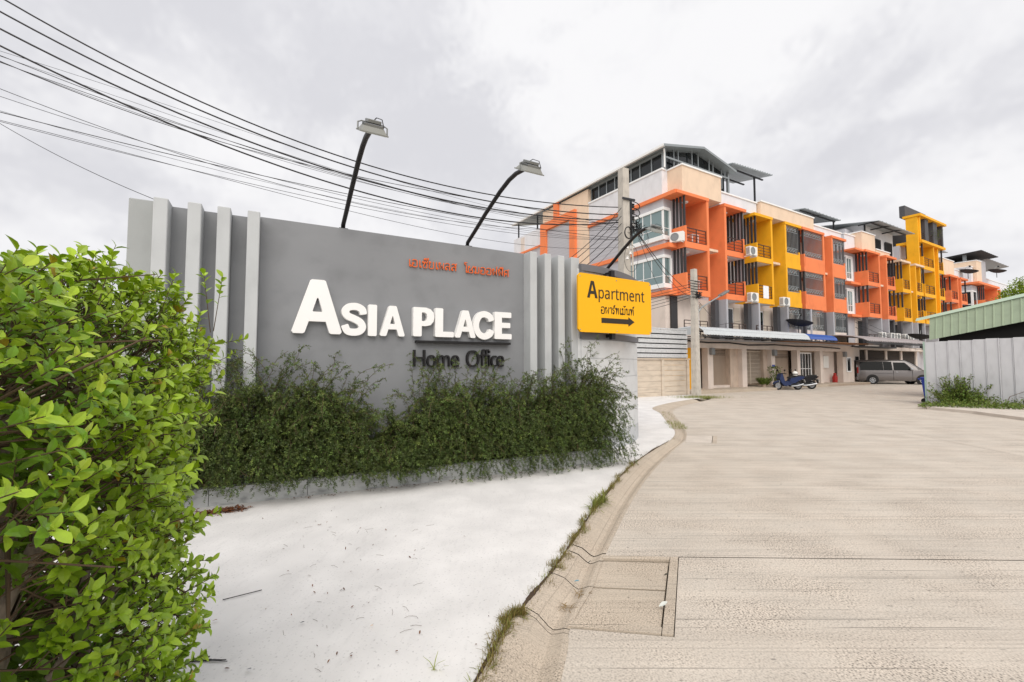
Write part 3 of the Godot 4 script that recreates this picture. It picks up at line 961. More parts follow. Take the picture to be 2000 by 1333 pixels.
	glazed(b, "room_window", 17.05, 17.8, 0.95, 2.15, 0.002, 1, 0.0, M.glass_dark, 0.1)
	pbox(b, "link_wall", M.pale_beige, 18.4, 20.2, 0.0, 3.05, -2.5, -0.3)
	pbox(b, "link_doorway", M.void_dark, 19.4, 20.0, 0.0, 2.2, -0.31, -0.29)
	pbox(b, "step", M.kerb, -2.9, 6.9, 0.0, 0.15, -1.2, 1.3)
	pbox(b, "step", M.kerb, 9.6, 18.7, 0.0, 0.17, -1.2, 0.9)
	var tl := MB.new()
	for k in 22:
		tl.box(12.2 + k * 0.3, 12.48 + k * 0.3, 0.02, 0.15, 0.902, 0.91)
	part(b, "step_tiles", tl, M.shutter)
	# canopies over the pavement
	canopy_sheet(b, "canopy", -2.6, 8.2, [Vector2(0.05, 3.58), Vector2(0.9, 3.62), Vector2(1.4, 3.55), Vector2(1.62, 3.4), Vector2(1.68, 3.18)], M.canopy_white, 0.24)
	canopy_sheet(b, "canopy", 8.2, 12.0, [Vector2(0.05, 3.56), Vector2(0.9, 3.6), Vector2(1.4, 3.52), Vector2(1.64, 3.4), Vector2(1.7, 3.22)], M.canopy_blue, 0.26)
	var tr := MB.new()
	for k in 15:
		var x := -2.4 + k * 1.0
		tr.box(x, x + 0.05, 3.1, 3.15, 0.05, 1.6)
		tr.tube([Vector3(x, 3.12, 1.55), Vector3(x, 3.5, 0.8), Vector3(x, 3.12, 0.1)], 0.018, 4)
	tr.box(-2.5, 12.0, 3.06, 3.12, 1.56, 1.62).box(-2.5, 12.0, 3.4, 3.45, 0.6, 0.65)
	for k in 28:
		var x2 := -2.4 + k * 0.5
		tr.tube([Vector3(x2, 3.12, 1.59), Vector3(x2 + 0.25, 3.36, 1.57), Vector3(x2 + 0.5, 3.12, 1.59)], 0.012, 4)
	part(b, "canopy_truss", tr, M.dark_steel)
	pbox(b, "canopy_ceiling", M.timber, 7.0, 18.0, 3.1, 3.14, 0.12, 1.5)
	pbox(b, "canopy_end", M.canopy_white, -2.68, -2.62, 3.2, 3.6, 0.0, 1.3)
	part(b, "wiring", MB.new().tube([Vector3(-2.5, 2.95, 0.06), Vector3(0, 2.86, 0.07), Vector3(2, 2.9, 0.07), Vector3(4, 2.8, 0.07), Vector3(7, 2.88, 0.07), Vector3(10, 2.82, 0.07), Vector3(13, 2.86, 0.07), Vector3(16, 2.78, 0.07)], 0.04, 6), M.cable)
	for x in [0.3, 6.9, 16.7]:
		part(b, "meter_box", placed(MB.new(), Vector3(x, 2.35, 0.1)).bev(-0.16, 0.16, -0.2, 0.2, -0.1, 0.1, 0.03), M.ac_dark)
	pbox(b, "electric_meter", M.ac_white, 14.5, 15.3, 1.3, 2.2, -0.6, -0.42)
	part(b, "number_plate", MB.new().box(6.72, 7.02, 1.38, 1.55, 0.002, 0.02), M.bin_blue)

func make_second_row() -> void:
	var x0 := 20.9
	var b := thing("apartment_building", "second orange and yellow row, behind the van, with a white penthouse on top", "building", row(x0, 0, 0), ROW_TURN)
	pbox(b, "rear_wall", M.grey_wall, -0.2, 12.9, 3.0, 11.1, -18, -1.6)
	pbox(b, "ground_wall", M.pale_beige, -0.6, 30.0, 0.0, 3.0, -14, -1.9)
	pbox(b, "ground_gloom", M.gloom, 1.0, 6.0, 0.1, 2.79, -1.89, -1.0)  # dark-coloured blocks that paint the shade of the deep ground floor
	pbox(b, "ground_gloom", M.gloom, 6.42, 9.38, 0.1, 2.79, -1.89, -1.0)
	pbox(b, "ground_gloom", M.gloom, 9.82, 12.98, 0.1, 2.79, -1.89, -1.0)
	for x in [-0.4, 2.2, 6.2, 9.6, 13.2]:
		pbox(b, "column", M.pale_beige, x - 0.2, x + 0.2, 0.0, 2.8, -1.85, -0.9)
	pbox(b, "beam", M.pale_beige, -0.6, 13.4, 2.8, 3.1, -1.9, -0.3)
	# corner block with bay windows
	pbox(b, "corner_wall", M.grey_wall, -1.0, 1.2, 3.0, 11.1, -18, -1.0)
	for y in [8.75, 5.95]:
		glazed(b, "bay_window", -0.95, 0.05, y, y + 1.9, -0.96, 2, y + 0.6, M.glass_teal, 0.1)
		pbox(b, "bay_surround", M.frame_white, -1.05, 0.15, y - 0.13, y - 0.003, -1.0, -0.86)
		pbox(b, "bay_surround", M.frame_white, -1.05, 0.15, y + 1.903, y + 2.03, -1.0, -0.86)
		pbox(b, "bay_surround", M.frame_white, 0.053, 0.16, y, y + 1.9, -1.0, -0.86)
	pbox(b, "slab_return", M.orange, -1.2, 0.6, 8.3, 8.5, -1.6, -0.5)
	pbox(b, "slab_return", M.orange, -1.2, 0.6, 11.1, 11.25, -1.6, -0.1)
	pbox(b, "slab_return", M.orange, -1.2, 0.6, 5.55, 5.75, -1.6, -0.5)
	var bays := [[0.7, 2.85, M.orange], [6.15, 4.55, M.orange], [7.85, 9.5, M.yellow], [12.7, 11.1, M.yellow]]
	for k in bays.size():
		var a: Array = bays[k]
		balcony(b, a[0], a[1], a[2], 8.25, 8.6, 11.1, "open", 6)
		balcony(b, a[0], a[1], a[2], 5.55, 5.9, 8.25, "open", 5)
		var m: float = signf(a[1] - a[0])
		pbox(b, "roof_slab", a[2] if k < 2 else M.cream, a[0] - 0.4 * m, a[1] + 0.25 * m, 11.1, 11.28, -1.9, 0.05)
		pbox(b, "terrace_door", M.glass_dark, a[0] + 0.2 * m, a[1] - 0.5 * m, 3.11, 5.3, -0.949, -0.92)
		pbox(b, "post", M.charcoal, a[0] - 0.15 * m, a[0] + 0.15 * m, 3.1, 5.55, -0.5, -0.2)
		pbox(b, "terrace_rear_wall", M.pale_beige, minf(a[0], a[1]) - 0.3, maxf(a[0], a[1]) + 0.3, 3.1, 5.55, -1.62, -0.95)
		wing(b, a[1] + 0.12 * m, 3.1, 5.549)
		railing(b, "railing", minf(a[0], a[1]), maxf(a[0], a[1]), 3.4, 4.1, -0.1, 4, 3)
	for x in [3.7, 10.3]:
		pbox(b, "recess_wall", M.grey_wall, x - 0.6, x + 0.6, 3.0, 11.1, -1.59, -1.0)
		pbox(b, "ledge", M.cream, x - 0.55, x + 0.5, 8.45, 8.6, -0.99, -0.2)
	parapet(b, M.white_wall, -1.1, 0.75, 11.285, 12.6, -0.9, -3)
	parapet(b, M.cream, 0.8, 3.4, 11.285, 12.95, -0.4, -3)
	parapet(b, M.cream, 3.5, 6.4, 11.285, 11.75, -0.4, -3)
	pbox(b, "penthouse", M.white_wall, 3.4, 9.6, 11.3, 14.3, -9, -1.2)
	pbox(b, "penthouse_side", M.siding, 1.8, 3.4, 11.3, 13.8, -7, -2.0)
	for q in [[5.1, 6.5], [7.6, 9.0]]:
		var s := MB.new()
		for k in 7:
			s.box(lerpf(q[0], q[1], k / 6.0) - 0.03, lerpf(q[0], q[1], k / 6.0) + 0.03, 12.0, 13.15, -1.12, -1.06)
		s.box(q[0], q[1], 13.1, 13.18, -1.13, -1.05).box(q[0], q[1], 11.95, 12.03, -1.13, -1.05)
		part(b, "window_bars", s, M.dark_steel)
		pbox(b, "window_pane", M.glass_dark, q[0], q[1], 12.0, 13.15, -1.19, -1.15)
	sheet_roof(b, "penthouse_roof", Vector3(2.2, 13.95, 0.4), Vector3(9.9, 13.95, 0.4), Vector3(9.9, 15.0, -6), Vector3(2.2, 15.0, -6), 0.05, M.roof_metal, 10)
	part(b, "roof_purlins", MB.new().box(2.3, 9.8, 13.9, 13.96, -0.3, -0.2).box(2.3, 2.4, 13.9, 14.0, -1.2, 0.3).box(4.8, 4.9, 13.9, 14.0, -1.2, 0.3).box(7.2, 7.3, 13.9, 14.0, -1.2, 0.3).box(3.3, 3.42, 11.8, 14.2, -1.15, -1.05), M.dark_steel)
	# raised sheet roof on posts above the gap between the rows
	sheet_roof(b, "roof_sheet", Vector3(-4.6, 14.6, -2.2), Vector3(1.6, 14.6, -2.2), Vector3(1.6, 15.5, -8), Vector3(-4.6, 15.5, -8), 0.05, M.roof_metal, 10)
	part(b, "roof_frame", MB.new().box(-4.5, 1.5, 14.5, 14.58, -2.7, -2.6).box(-1.6, -1.5, 12.0, 14.9, -4.0, -3.9).box(1.2, 1.3, 12.0, 14.6, -2.7, -2.6).box(-4.5, 1.5, 14.75, 14.83, -4.6, -4.5).box(-1.6, -1.5, 14.58, 14.7, -4.5, -2.4), M.dark_steel)
	pbox(b, "roof_room", M.siding, -1.5, 1.2, 11.3, 14.2, -9, -4.0)
	pbox(b, "roof_pier", M.white_wall, -3.2, -2.5, 11.3, 14.4, -4.4, -3.6)
	# curved dark canopy
	var pts := [Vector2(-0.1, 3.75), Vector2(0.8, 3.72), Vector2(1.6, 3.6), Vector2(2.2, 3.42), Vector2(2.5, 3.25)]
	canopy_sheet(b, "canopy", -6.5, 5.2, pts, M.canopy_grey, 0.3)
	pbox(b, "canopy_beam", M.dark_steel, -6.5, 5.2, 3.08, 3.2, 2.3, 2.4)
	pbox(b, "canopy_fascia", M.dark_steel, -3.0, 5.2, 2.95, 3.06, -0.3, 0.2)
	part(b, "strip_light_fitting", MB.new().bev(-3.6, -1.6, 2.98, 3.06, 1.2, 1.4, 0.02), M.frame_white)

func make_tower_row() -> void:
	var x0 := 33.9
	var b := thing("apartment_building", "tall yellow house with a charcoal rooftop loggia, rising behind the second row", "building", row(x0, 0, 0), ROW_TURN)
	pbox(b, "rear_wall", M.grey_wall, -0.6, 6.0, 0.0, 13.6, -14, -1.6)
	pbox(b, "side_wall", M.yellow, -0.72, -0.5, 8.0, 16.19, -1.0, -0.08)
	for f in [[11.0, 11.35, 13.6], [8.25, 8.6, 11.0], [5.55, 5.9, 8.25]]:
		balcony(b, 0.2, 2.9, M.yellow, f[0], f[1], f[2], "open", 4)
		balcony(b, 5.6, 4.25, M.yellow, f[0], f[1], f[2], "open", 5)
	pbox(b, "roof_slab", M.yellow, -0.49, 5.9, 13.6, 13.85, -1.9, 0.15)
	pbox(b, "recess_wall", M.yellow, 3.1, 4.05, 3.0, 13.6, -1.59, -0.6)
	# loggia
	pbox(b, "loggia_post", M.yellow, -0.499, -0.2, 13.85, 16.2, -0.5, 0.0)
	pbox(b, "loggia_post", M.charcoal, 0.9, 1.8, 13.85, 16.2, -0.5, 0.0)
	pbox(b, "loggia_post", M.charcoal, 3.1, 4.2, 13.85, 16.2, -0.5, 0.0)
	pbox(b, "loggia_post", M.charcoal, 5.6, 5.9, 13.85, 16.2, -0.5, 0.0)
	pbox(b, "loggia_slab", M.yellow, -0.8, 6.3, 16.2, 16.42, -1.2, 0.2)
	pbox(b, "attic", M.charcoal, -0.6, 4.9, 16.43, 17.6, -1.5, -1.05)
	pbox(b, "loggia_rear", M.mesh_dark, -0.6, 6.0, 13.86, 16.19, -3.2, -3.0)
	railing(b, "railing", -0.2, 5.6, 14.0, 14.75, -0.1, 5, 6)
	sheet_roof(b, "side_roof", Vector3(6.1, 13.9, -0.5), Vector3(9.0, 13.9, -0.5), Vector3(9.0, 14.6, -5), Vector3(6.1, 14.6, -5), 0.05, M.roof_under, 6)
	for x in [3.1, 4.1, 5.8, -0.3]:
		wing(b, x, 3.0, 5.55)

func make_third_row() -> void:
	var x0 := 40.6
	var b := thing("apartment_building", "orange row beyond the tall yellow house, half hidden by the green shed", "building", row(x0, 0, 0), ROW_TURN)
	pbox(b, "rear_wall", M.grey_wall, -0.6, 9.0, 0.0, 11.1, -14, -1.6)
	var bays := [[0.9, 2.9, M.orange], [5.9, 4.1, M.orange]]
	for a in bays:
		balcony(b, a[0], a[1], a[2], 8.25, 8.6, 11.0, "open", 4)
		balcony(b, a[0], a[1], a[2], 5.55, 5.9, 8.25, "open", 4)
		var m: float = signf(a[1] - a[0])
		pbox(b, "roof_slab", a[2], a[0] - 0.4 * m, a[1] + 0.25 * m, 11.0, 11.2, -1.9, 0.05)
	parapet(b, M.cream, -0.6, 3.2, 11.2, 12.9, -0.3, -3)
	parapet(b, M.white_wall, 3.3, 6.6, 11.2, 12.1, -0.4, -3)

func make_fourth_row() -> void:
	var x0 := 48.5
	var b := thing("apartment_building", "farthest orange and white block with a dark mono-pitch roof, above the green shed", "building", row(x0, 0, 0), ROW_TURN)
	pbox(b, "side_wall", M.grey_wall, 2.3, 4.2, 0.0, 11.0, -16, -0.6)
	pbox(b, "rear_wall", M.grey_wall, 4.2, 18, 0.0, 11.0, -16, -1.6)
	# corner window looking along the row
	var w := Node3D.new()
	w.name = "corner_window"
	b.add_child(w, true)
	for q in [[-0.7, -2.6], [-2.7, -4.6]]:
		part(w, "pane", MB.new().box(2.25, 2.28, 8.75, 10.2, q[0], q[1]), M.glass_dark)
		part(w, "pane", MB.new().box(2.25, 2.28, 7.95, 8.65, q[0], q[1]), M.glass_dark)
	part(w, "frame", MB.new().box(2.2, 2.299, 10.2, 10.4, -4.8, -0.5).box(2.2, 2.299, 7.75, 7.95, -4.8, -0.5).box(2.21, 2.299, 7.95, 10.2, -0.7, -0.5).box(2.21, 2.299, 7.95, 10.2, -4.8, -4.6).box(2.22, 2.299, 7.95, 10.2, -2.7, -2.6).box(2.23, 2.299, 8.65, 8.75, -4.6, -0.7).box(2.3, 3.6, 7.8, 10.35, -0.599, -0.52), M.frame_white)
	part(w, "pane", MB.new().box(2.45, 3.45, 7.95, 10.2, -0.519, -0.51), M.glass_dark)
	balcony(b, 4.4, 9.5, M.orange, 7.3, 8.4, 11.1, "open", 8)
	balcony(b, 13.5, 11.0, M.orange, 7.3, 8.4, 11.1, "open", 6)
	pbox(b, "roof_slab", M.orange, 2.1, 10.2, 11.1, 11.35, -12, 0.1)
	parapet(b, M.white_wall, 2.3, 3.0, 11.355, 13.2, -0.6, -12)
	parapet(b, M.cream, 3.1, 5.0, 11.355, 14.0, -0.3, -6)
	pbox(b, "grey_pier", M.grey_wall, 5.1, 7.6, 11.355, 14.4, -6, -0.5)
	parapet(b, M.white_wall, 7.7, 18, 11.355, 12.4, -0.8, -6)
	pbox(b, "roof_room", M.white_wall, 9.8, 18, 11.4, 14.2, -12, -3)
	pbox(b, "roof_gloom", M.mesh_dark, 3.2, 9.0, 13.2, 14.3, -12, -9)
	sheet_roof(b, "roof_sheet", Vector3(2.6, 15.1, 0.3), Vector3(9.3, 15.1, 0.3), Vector3(9.3, 14.4, -9), Vector3(2.6, 14.4, -9), 0.07, M.mesh_dark, 8)
	sheet_roof(b, "roof_sheet", Vector3(8.6, 15.0, -0.5), Vector3(18, 15.0, -0.5), Vector3(18, 14.3, -6), Vector3(8.6, 14.3, -6), 0.07, M.roof_under, 8)
	pbox(b, "roof_post", M.steel, 3.3, 3.6, 13.2, 15.0, -1.5, -1.2)

# ---------------------------------------------------------------- sign wall, letters, curved wall, yellow sign, floodlights
func round_poly(p: PackedVector2Array, r: float) -> PackedVector2Array:
	var a := Geometry2D.offset_polygon(p, -r, Geometry2D.JOIN_MITER)
	if a.is_empty(): return p
	var b := Geometry2D.offset_polygon(a[0], r, Geometry2D.JOIN_ROUND)
	return b[0]

func scaled(pts: Array, x: float, y: float, w: float, h: float) -> PackedVector2Array:
	var out := PackedVector2Array()
	for p in pts:
		out.append(Vector2(x + p[0] * w, y + p[1] * h))
	return out

func block_letter(parent: Node, outer: PackedVector2Array, hole: PackedVector2Array, depth: float, r: float) -> void:
	var m: Material = M.letter_white
	outer = round_poly(outer, r)
	if hole.is_empty():
		part(parent, "letter", MB.new().prism(outer, 0.0, depth), m)
		return
	# cut the outline open along the hole's height: left and right halves that meet on hidden seams
	hole = round_poly(hole, r * 0.4)
	var c := Vector2.ZERO
	for p in hole: c += p
	c /= hole.size()
	var s := MB.new()
	var big := 5.0
	for side in 2:
		var half := PackedVector2Array([c + Vector2(0, -big), c + Vector2(0, big), c + Vector2(big if side else -big, big), c + Vector2(big if side else -big, -big)])
		for q in Geometry2D.intersect_polygons(outer, half):
			for w in Geometry2D.clip_polygons(q, hole):
				s.prism(w, 0.0, depth)
	part(parent, "letter", s, m)

func spline(pts: Array, n := 8) -> PackedVector2Array:
	var out := PackedVector2Array()
	for k in pts.size() - 1:
		var a := Vector2(pts[k][0], pts[k][1])
		var b := Vector2(pts[k + 1][0], pts[k + 1][1])
		var p := Vector2(pts[maxi(k - 1, 0)][0], pts[maxi(k - 1, 0)][1])
		var q := Vector2(pts[mini(k + 2, pts.size() - 1)][0], pts[mini(k + 2, pts.size() - 1)][1])
		for j in n:
			out.append(a.cubic_interpolate(b, p, q, float(j) / n))
	out.append(Vector2(pts[-1][0], pts[-1][1]))
	return out

func stroke_letter(parent: Node, pts: Array, x: float, y: float, w: float, h: float, thick: float, depth: float) -> void:
	var line := spline(pts)
	for k in line.size():
		line[k] = Vector2(x + line[k].x * w, y + line[k].y * h)
	var poly := Geometry2D.offset_polyline(line, thick / 2, Geometry2D.JOIN_ROUND, Geometry2D.END_BUTT)
	part(parent, "letter", MB.new().prism(round_poly(poly[0], 0.012), 0.0, depth), M.letter_white)

var fonts := {}
func text_part(parent: Node, text: String, bold: bool, x0: float, x1: float, y0: float, y1: float, z: float, depth: float, m: Material) -> void:
	var key := "b" if bold else "r"
	if not fonts.has(key):
		var f := SystemFont.new()
		f.font_names = PackedStringArray(["Droid Sans"])
		f.font_weight = 700 if bold else 400
		fonts[key] = f
	var t := TextMesh.new()
	t.font = fonts[key]
	t.font_size = 96
	t.pixel_size = 0.01
	t.depth = 1.0
	t.curve_step = 2.0
	t.text = text
	var bb := t.get_aabb()
	var o := part(parent, "letter" if text.length() == 1 else "lettering", t, m)
	var s := Vector3((x1 - x0) / bb.size.x, (y1 - y0) / bb.size.y, depth / bb.size.z)
	o.scale = s
	o.position = Vector3(x0, y0, z) - bb.position * s

# Thai letters as strokes on a grid one unit high; each stroke is a list of points
func thai(ch: String) -> Array:
	var ring := func(cx: float, cy: float, r: float) -> Array:
		var o := []
		for k in 9: o.append([cx + r * cos(k * TAU / 8), cy + r * sin(k * TAU / 8)])
		return o
	match ch:
		"e": return [[[0.15, 1], [0.15, 0.12]], ring.call(0.24, 0.1, 0.1)]                                    # sara e
		"o": return [[[0.3, 0], [0.3, 1.05], [0.05, 1.3], [0.05, 1.42], [0.4, 1.42]], ring.call(0.38, 0.1, 0.1)]   # sara o
		"O": return [ring.call(0.14, 0.5, 0.1), [[0.06, 0.42], [0.06, 0.08], [0.14, 0], [0.52, 0], [0.62, 0.1], [0.62, 0.85], [0.5, 1], [0.18, 1], [0.05, 0.86]]]
		"s": return [ring.call(0.14, 0.8, 0.1), [[0.22, 0.72], [0.3, 0.55], [0.18, 0.4], [0.18, 0], [0.6, 0], [0.6, 0.6], [0.5, 0.72], [0.62, 0.8], [0.7, 1.0]], [[0.3, 0.55], [0.42, 0.9], [0.52, 0.75]]]
		"y": return [ring.call(0.16, 0.86, 0.1), [[0.08, 0.8], [0.06, 0.62], [0.2, 0.5], [0.06, 0.36], [0.06, 0.1], [0.14, 0], [0.5, 0], [0.6, 0.1], [0.6, 1]]]
		"p": return [ring.call(0.14, 0.88, 0.1), [[0.06, 0.8], [0.16, 0], [0.36, 0.62], [0.56, 0], [0.66, 1]]]
		"f": return [ring.call(0.14, 0.88, 0.1), [[0.06, 0.8], [0.16, 0], [0.36, 0.62], [0.56, 0], [0.66, 1.4]]]
		"l": return [ring.call(0.16, 0.14, 0.1), [[0.06, 0.1], [0.06, 0.4], [0.3, 0.58], [0.56, 0.5], [0.6, 0]], [[0.06, 0.85], [0.2, 1], [0.46, 1], [0.6, 0.85], [0.6, 0.4]]]
		"S": return [ring.call(0.16, 0.14, 0.1), [[0.06, 0.1], [0.06, 0.4], [0.3, 0.58], [0.56, 0.5], [0.6, 0]], [[0.06, 0.85], [0.2, 1], [0.46, 1], [0.6, 0.85], [0.6, 0.4]], [[0.45, 0.75], [0.72, 1.1]]]
		"h": return [ring.call(0.14, 0.86, 0.1), [[0.06, 0.8], [0.06, 0], [0.56, 0], [0.62, 0.1], [0.6, 0.45], [0.46, 0.5], [0.36, 0.3]], [[0.46, 0.5], [0.66, 0.9], [0.72, 1.05]]]
		"m": return [ring.call(0.14, 0.88, 0.1), [[0.2, 0.8], [0.2, 0.2]], ring.call(0.14, 0.1, 0.1), [[0.24, 0.1], [0.58, 0.05], [0.62, 0.2], [0.62, 1]]]
		"k": return [[[0.08, 0], [0.08, 0.55], [0.02, 0.66], [0.16, 0.9], [0.4, 1], [0.58, 0.86], [0.6, 0]], ring.call(0.3, 0.4, 0.1), [[0.5, 0.9], [0.72, 1.12]]]
		"a": return [[[0.04, 0.8], [0.16, 1], [0.34, 0.96], [0.38, 0.8], [0.38, 0]]]
		"r": return [ring.call(0.2, 0.12, 0.1), [[0.3, 0.12], [0.34, 0.5], [0.08, 0.7], [0.06, 0.9], [0.36, 1], [0.42, 0.9]]]
		"t": return [ring.call(0.14, 0.88, 0.1), [[0.2, 0.8], [0.2, 0], [0.42, 0.95], [0.58, 0.95], [0.62, 0.8], [0.62, 0]]]
		"n": return [ring.call(0.14, 0.88, 0.1), [[0.2, 0.8], [0.2, 0], [0.52, 0.2]], ring.call(0.58, 0.12, 0.1), [[0.62, 0.2], [0.62, 1]]]
		"i": return [[[-0.6, 1.15], [-0.5, 1.3], [-0.2, 1.34], [-0.04, 1.15], [-0.6, 1.15]]]
		"I": return [[[-0.6, 1.15], [-0.5, 1.3], [-0.2, 1.34], [-0.04, 1.15], [-0.6, 1.15]], [[-0.04, 1.15], [-0.04, 1.45]]]
		"x": return [ring.call(-0.22, 1.22, 0.08), [[-0.14, 1.28], [-0.04, 1.45]]]                                # thanthakhat
		"2": return [[[-0.5, 1.32], [-0.36, 1.4], [-0.36, 1.2], [-0.05, 1.42]]]                                   # mai tho
	return []

func thai_text(parent: Node, text: String, x0: float, x1: float, y0: float, h: float, z: float, r: float, flat: float, m: Material) -> void:
	var wide := {"e": 0.42, "o": 0.52, "O": 0.8, "a": 0.52, "r": 0.56, "i": 0.0, "I": 0.0, "x": 0.0, "2": 0.0, " ": 0.75}
	var total := 0.0
	for ch in text: total += wide.get(ch, 0.82)
	var k := (x1 - x0) / total
	var x := x0
	for ch in text:
		var s := MB.new()
		s.t = Transform3D(Basis.from_scale(Vector3(1, 1, flat)), Vector3(0, 0, z))
		for line in thai(ch):
			var pts := []
			for p in line: pts.append(Vector3(x + p[0] * k, y0 + p[1] * h, 0))
			s.tube(pts, r, 6)
		if s.v.size():
			part(parent, "letter", s, m)
		x += wide.get(ch, 0.82) * k

func arc_slab(s: MB, r0: float, r1: float, a0: float, a1: float, y0: float, y1: float, n := 24) -> MB:
	for k in n:
		var f := func(r: float, y: float, q: int) -> Vector3:
			var a := lerpf(a0, a1, float(q) / n)
			return Vector3(r * sin(a), y, 0.25 - 3.4 + r * cos(a))
		var nn := func(q: int) -> Vector3:
			var a := lerpf(a0, a1, float(q) / n)
			return Vector3(sin(a), 0, cos(a))
		s.squad(f.call(r1, y0, k), f.call(r1, y0, k + 1), f.call(r1, y1, k + 1), f.call(r1, y1, k), nn.call(k), nn.call(k + 1), nn.call(k + 1), nn.call(k))
		s.quad(f.call(r0, y0, k + 1), f.call(r0, y0, k), f.call(r0, y1, k), f.call(r0, y1, k + 1))
		s.quad(f.call(r1, y1, k), f.call(r1, y1, k + 1), f.call(r0, y1, k + 1), f.call(r0, y1, k))
		s.quad(f.call(r0, y0, k), f.call(r0, y0, k + 1), f.call(r1, y0, k + 1), f.call(r1, y0, k))
		if k == 0: s.quad(f.call(r0, y0, 0), f.call(r1, y0, 0), f.call(r1, y1, 0), f.call(r0, y1, 0))
		if k == n - 1: s.quad(f.call(r1, y0, n), f.call(r0, y0, n), f.call(r0, y1, n), f.call(r1, y1, n))
	return s

func make_sign_wall() -> void:
	var w := thing("sign_wall", "long grey entrance wall with raised white letters and pale upright fins at both ends", "wall", WALL_AT, WALL_TURN)
	pbox(w, "core", M.wall_grey, -5.96, 0.0, 0.0, 3.52, -0.26, -0.03)
	for q in [[-4.915, -0.965]]:
		pbev(w, "panel", M.wall_grey, q[0], q[1], 0.0, 3.54, -0.28, 0.0, 0.006)
	for q in [[-5.83, -5.65], [-5.52, -5.36], [-5.22, -5.05], [-0.84, -0.68], [-0.55, -0.4], [-0.26, -0.12]]:
		pbox(w, "recess", M.wall_grey, q[0], q[1], 0.0, 3.5, -0.27, 0.0)
	pbev(w, "end_panel", M.end_grey, -6.22, -5.97, 0.0, 3.54, -0.28, 0.03, 0.008)
	for x in [-5.965, -5.65, -5.36, -5.05, -0.97, -0.68, -0.40, -0.12]:
		pbev(w, "fin", M.fin_grey, x, x + (0.135 if x < -0.2 else 0.18), 0.0, 3.535, -0.29, 0.22, 0.008)
	# white letters
	var L := Node3D.new()
	L.name = "white_lettering"
	w.add_child(L)
	var d := 0.085
	var A := [[0, 0], [0.255, 0], [0.335, 0.225], [0.665, 0.225], [0.745, 0], [1, 0], [0.645, 1], [0.355, 1]]
	var Ah := [[0.40, 0.405], [0.60, 0.405], [0.5, 0.70]]
	block_letter(L, scaled(A, -4.54, 2.045, 0.635, 0.725), scaled(Ah, -4.54, 2.045, 0.635, 0.725), d, 0.022)
	block_letter(L, scaled(A, -3.405, 2.04, 0.365, 0.44), scaled(Ah, -3.405, 2.04, 0.365, 0.44), d, 0.014)
	block_letter(L, scaled(A, -2.265, 2.05, 0.36, 0.43), scaled(Ah, -2.265, 2.05, 0.36, 0.43), d, 0.014)
	block_letter(L, scaled([[0, 0], [1, 0], [1, 1], [0, 1]], -3.565, 2.035, 0.12, 0.445), PackedVector2Array(), d, 0.012)
	block_letter(L, scaled([[0, 0], [0, 1], [0.42, 1], [0.42, 0.19], [1, 0.19], [1, 0]], -2.58, 2.05, 0.3, 0.44), PackedVector2Array(), d, 0.012)
	block_letter(L, scaled([[0, 0], [0, 1], [0.98, 1], [0.98, 0.8], [0.42, 0.8], [0.42, 0.61], [0.92, 0.61], [0.92, 0.42], [0.42, 0.42], [0.42, 0.2], [1, 0.2], [1, 0]], -1.57, 2.045, 0.315, 0.445), PackedVector2Array(), d, 0.011)
	block_letter(L, scaled([[0, 0], [0, 1], [0.6, 1], [0.82, 0.95], [0.96, 0.84], [1, 0.68], [0.96, 0.52], [0.82, 0.4], [0.6, 0.36], [0.4, 0.36], [0.4, 0]], -2.92, 2.05, 0.325, 0.435), scaled([[0.4, 0.53], [0.4, 0.83], [0.54, 0.83], [0.63, 0.78], [0.66, 0.68], [0.63, 0.58], [0.54, 0.53]], -2.92, 2.05, 0.325, 0.435), d, 0.012)
	stroke_letter(L, [[0.84, 0.66], [0.8, 0.8], [0.66, 0.88], [0.5, 0.9], [0.3, 0.86], [0.2, 0.73], [0.28, 0.6], [0.5, 0.52], [0.72, 0.42], [0.81, 0.27], [0.71, 0.14], [0.5, 0.1], [0.28, 0.14], [0.18, 0.32]], -3.945, 2.035, 0.375, 0.45, 0.098, d)
	stroke_letter(L, [[0.84, 0.66], [0.76, 0.82], [0.52, 0.9], [0.3, 0.82], [0.18, 0.62], [0.16, 0.5], [0.18, 0.36], [0.3, 0.18], [0.52, 0.1], [0.76, 0.18], [0.85, 0.34]], -1.965, 2.035, 0.4, 0.45, 0.1, d)
	part(w, "underline", MB.new().box(-2.87, -1.28, 1.955, 1.99, 0.0, 0.1), M.letter_black)
	# black and orange letters
	var K := Node3D.new()
	K.name = "black_lettering"
	w.add_child(K)
	var px := func(x: float) -> float: return -2.91 + (x - 1073.0) / 367.0 * 0.737
	for q in [["H", 1076, 1168, 1.6, 1.85], ["o", 1180, 1250, 1.593, 1.775], ["m", 1262, 1362, 1.597, 1.775], ["e", 1374, 1440, 1.593, 1.775], ["O", 1500, 1612, 1.593, 1.855], ["f", 1620, 1664, 1.597, 1.875], ["f", 1656, 1698, 1.597, 1.875], ["i", 1694, 1707, 1.597, 1.855], ["c", 1717, 1767, 1.593, 1.775], ["e", 1770, 1834, 1.593, 1.775]]:
		text_part(K, q[0], false, px.call(q[1]), px.call(q[2]), q[3], q[4], 0.02, 0.045, M.letter_black)
	var R := Node3D.new()
	R.name = "orange_lettering"
	w.add_child(R)
	thai_text(R, "eOesIyeplS", -2.985, -2.2, 3.1, 0.108, 0.02, 0.0078, 1.6, M.letter_orange)
	thai_text(R, "ohmOOffik", -2.09, -1.26, 3.1, 0.108, 0.02, 0.0078, 1.6, M.letter_orange)
	# planter kerb along the foot of the wall
	var p := thing("planter", "low pale concrete planter kerb along the foot of the grey sign wall", "planter", WALL_AT, WALL_TURN)
	var s := MB.new()
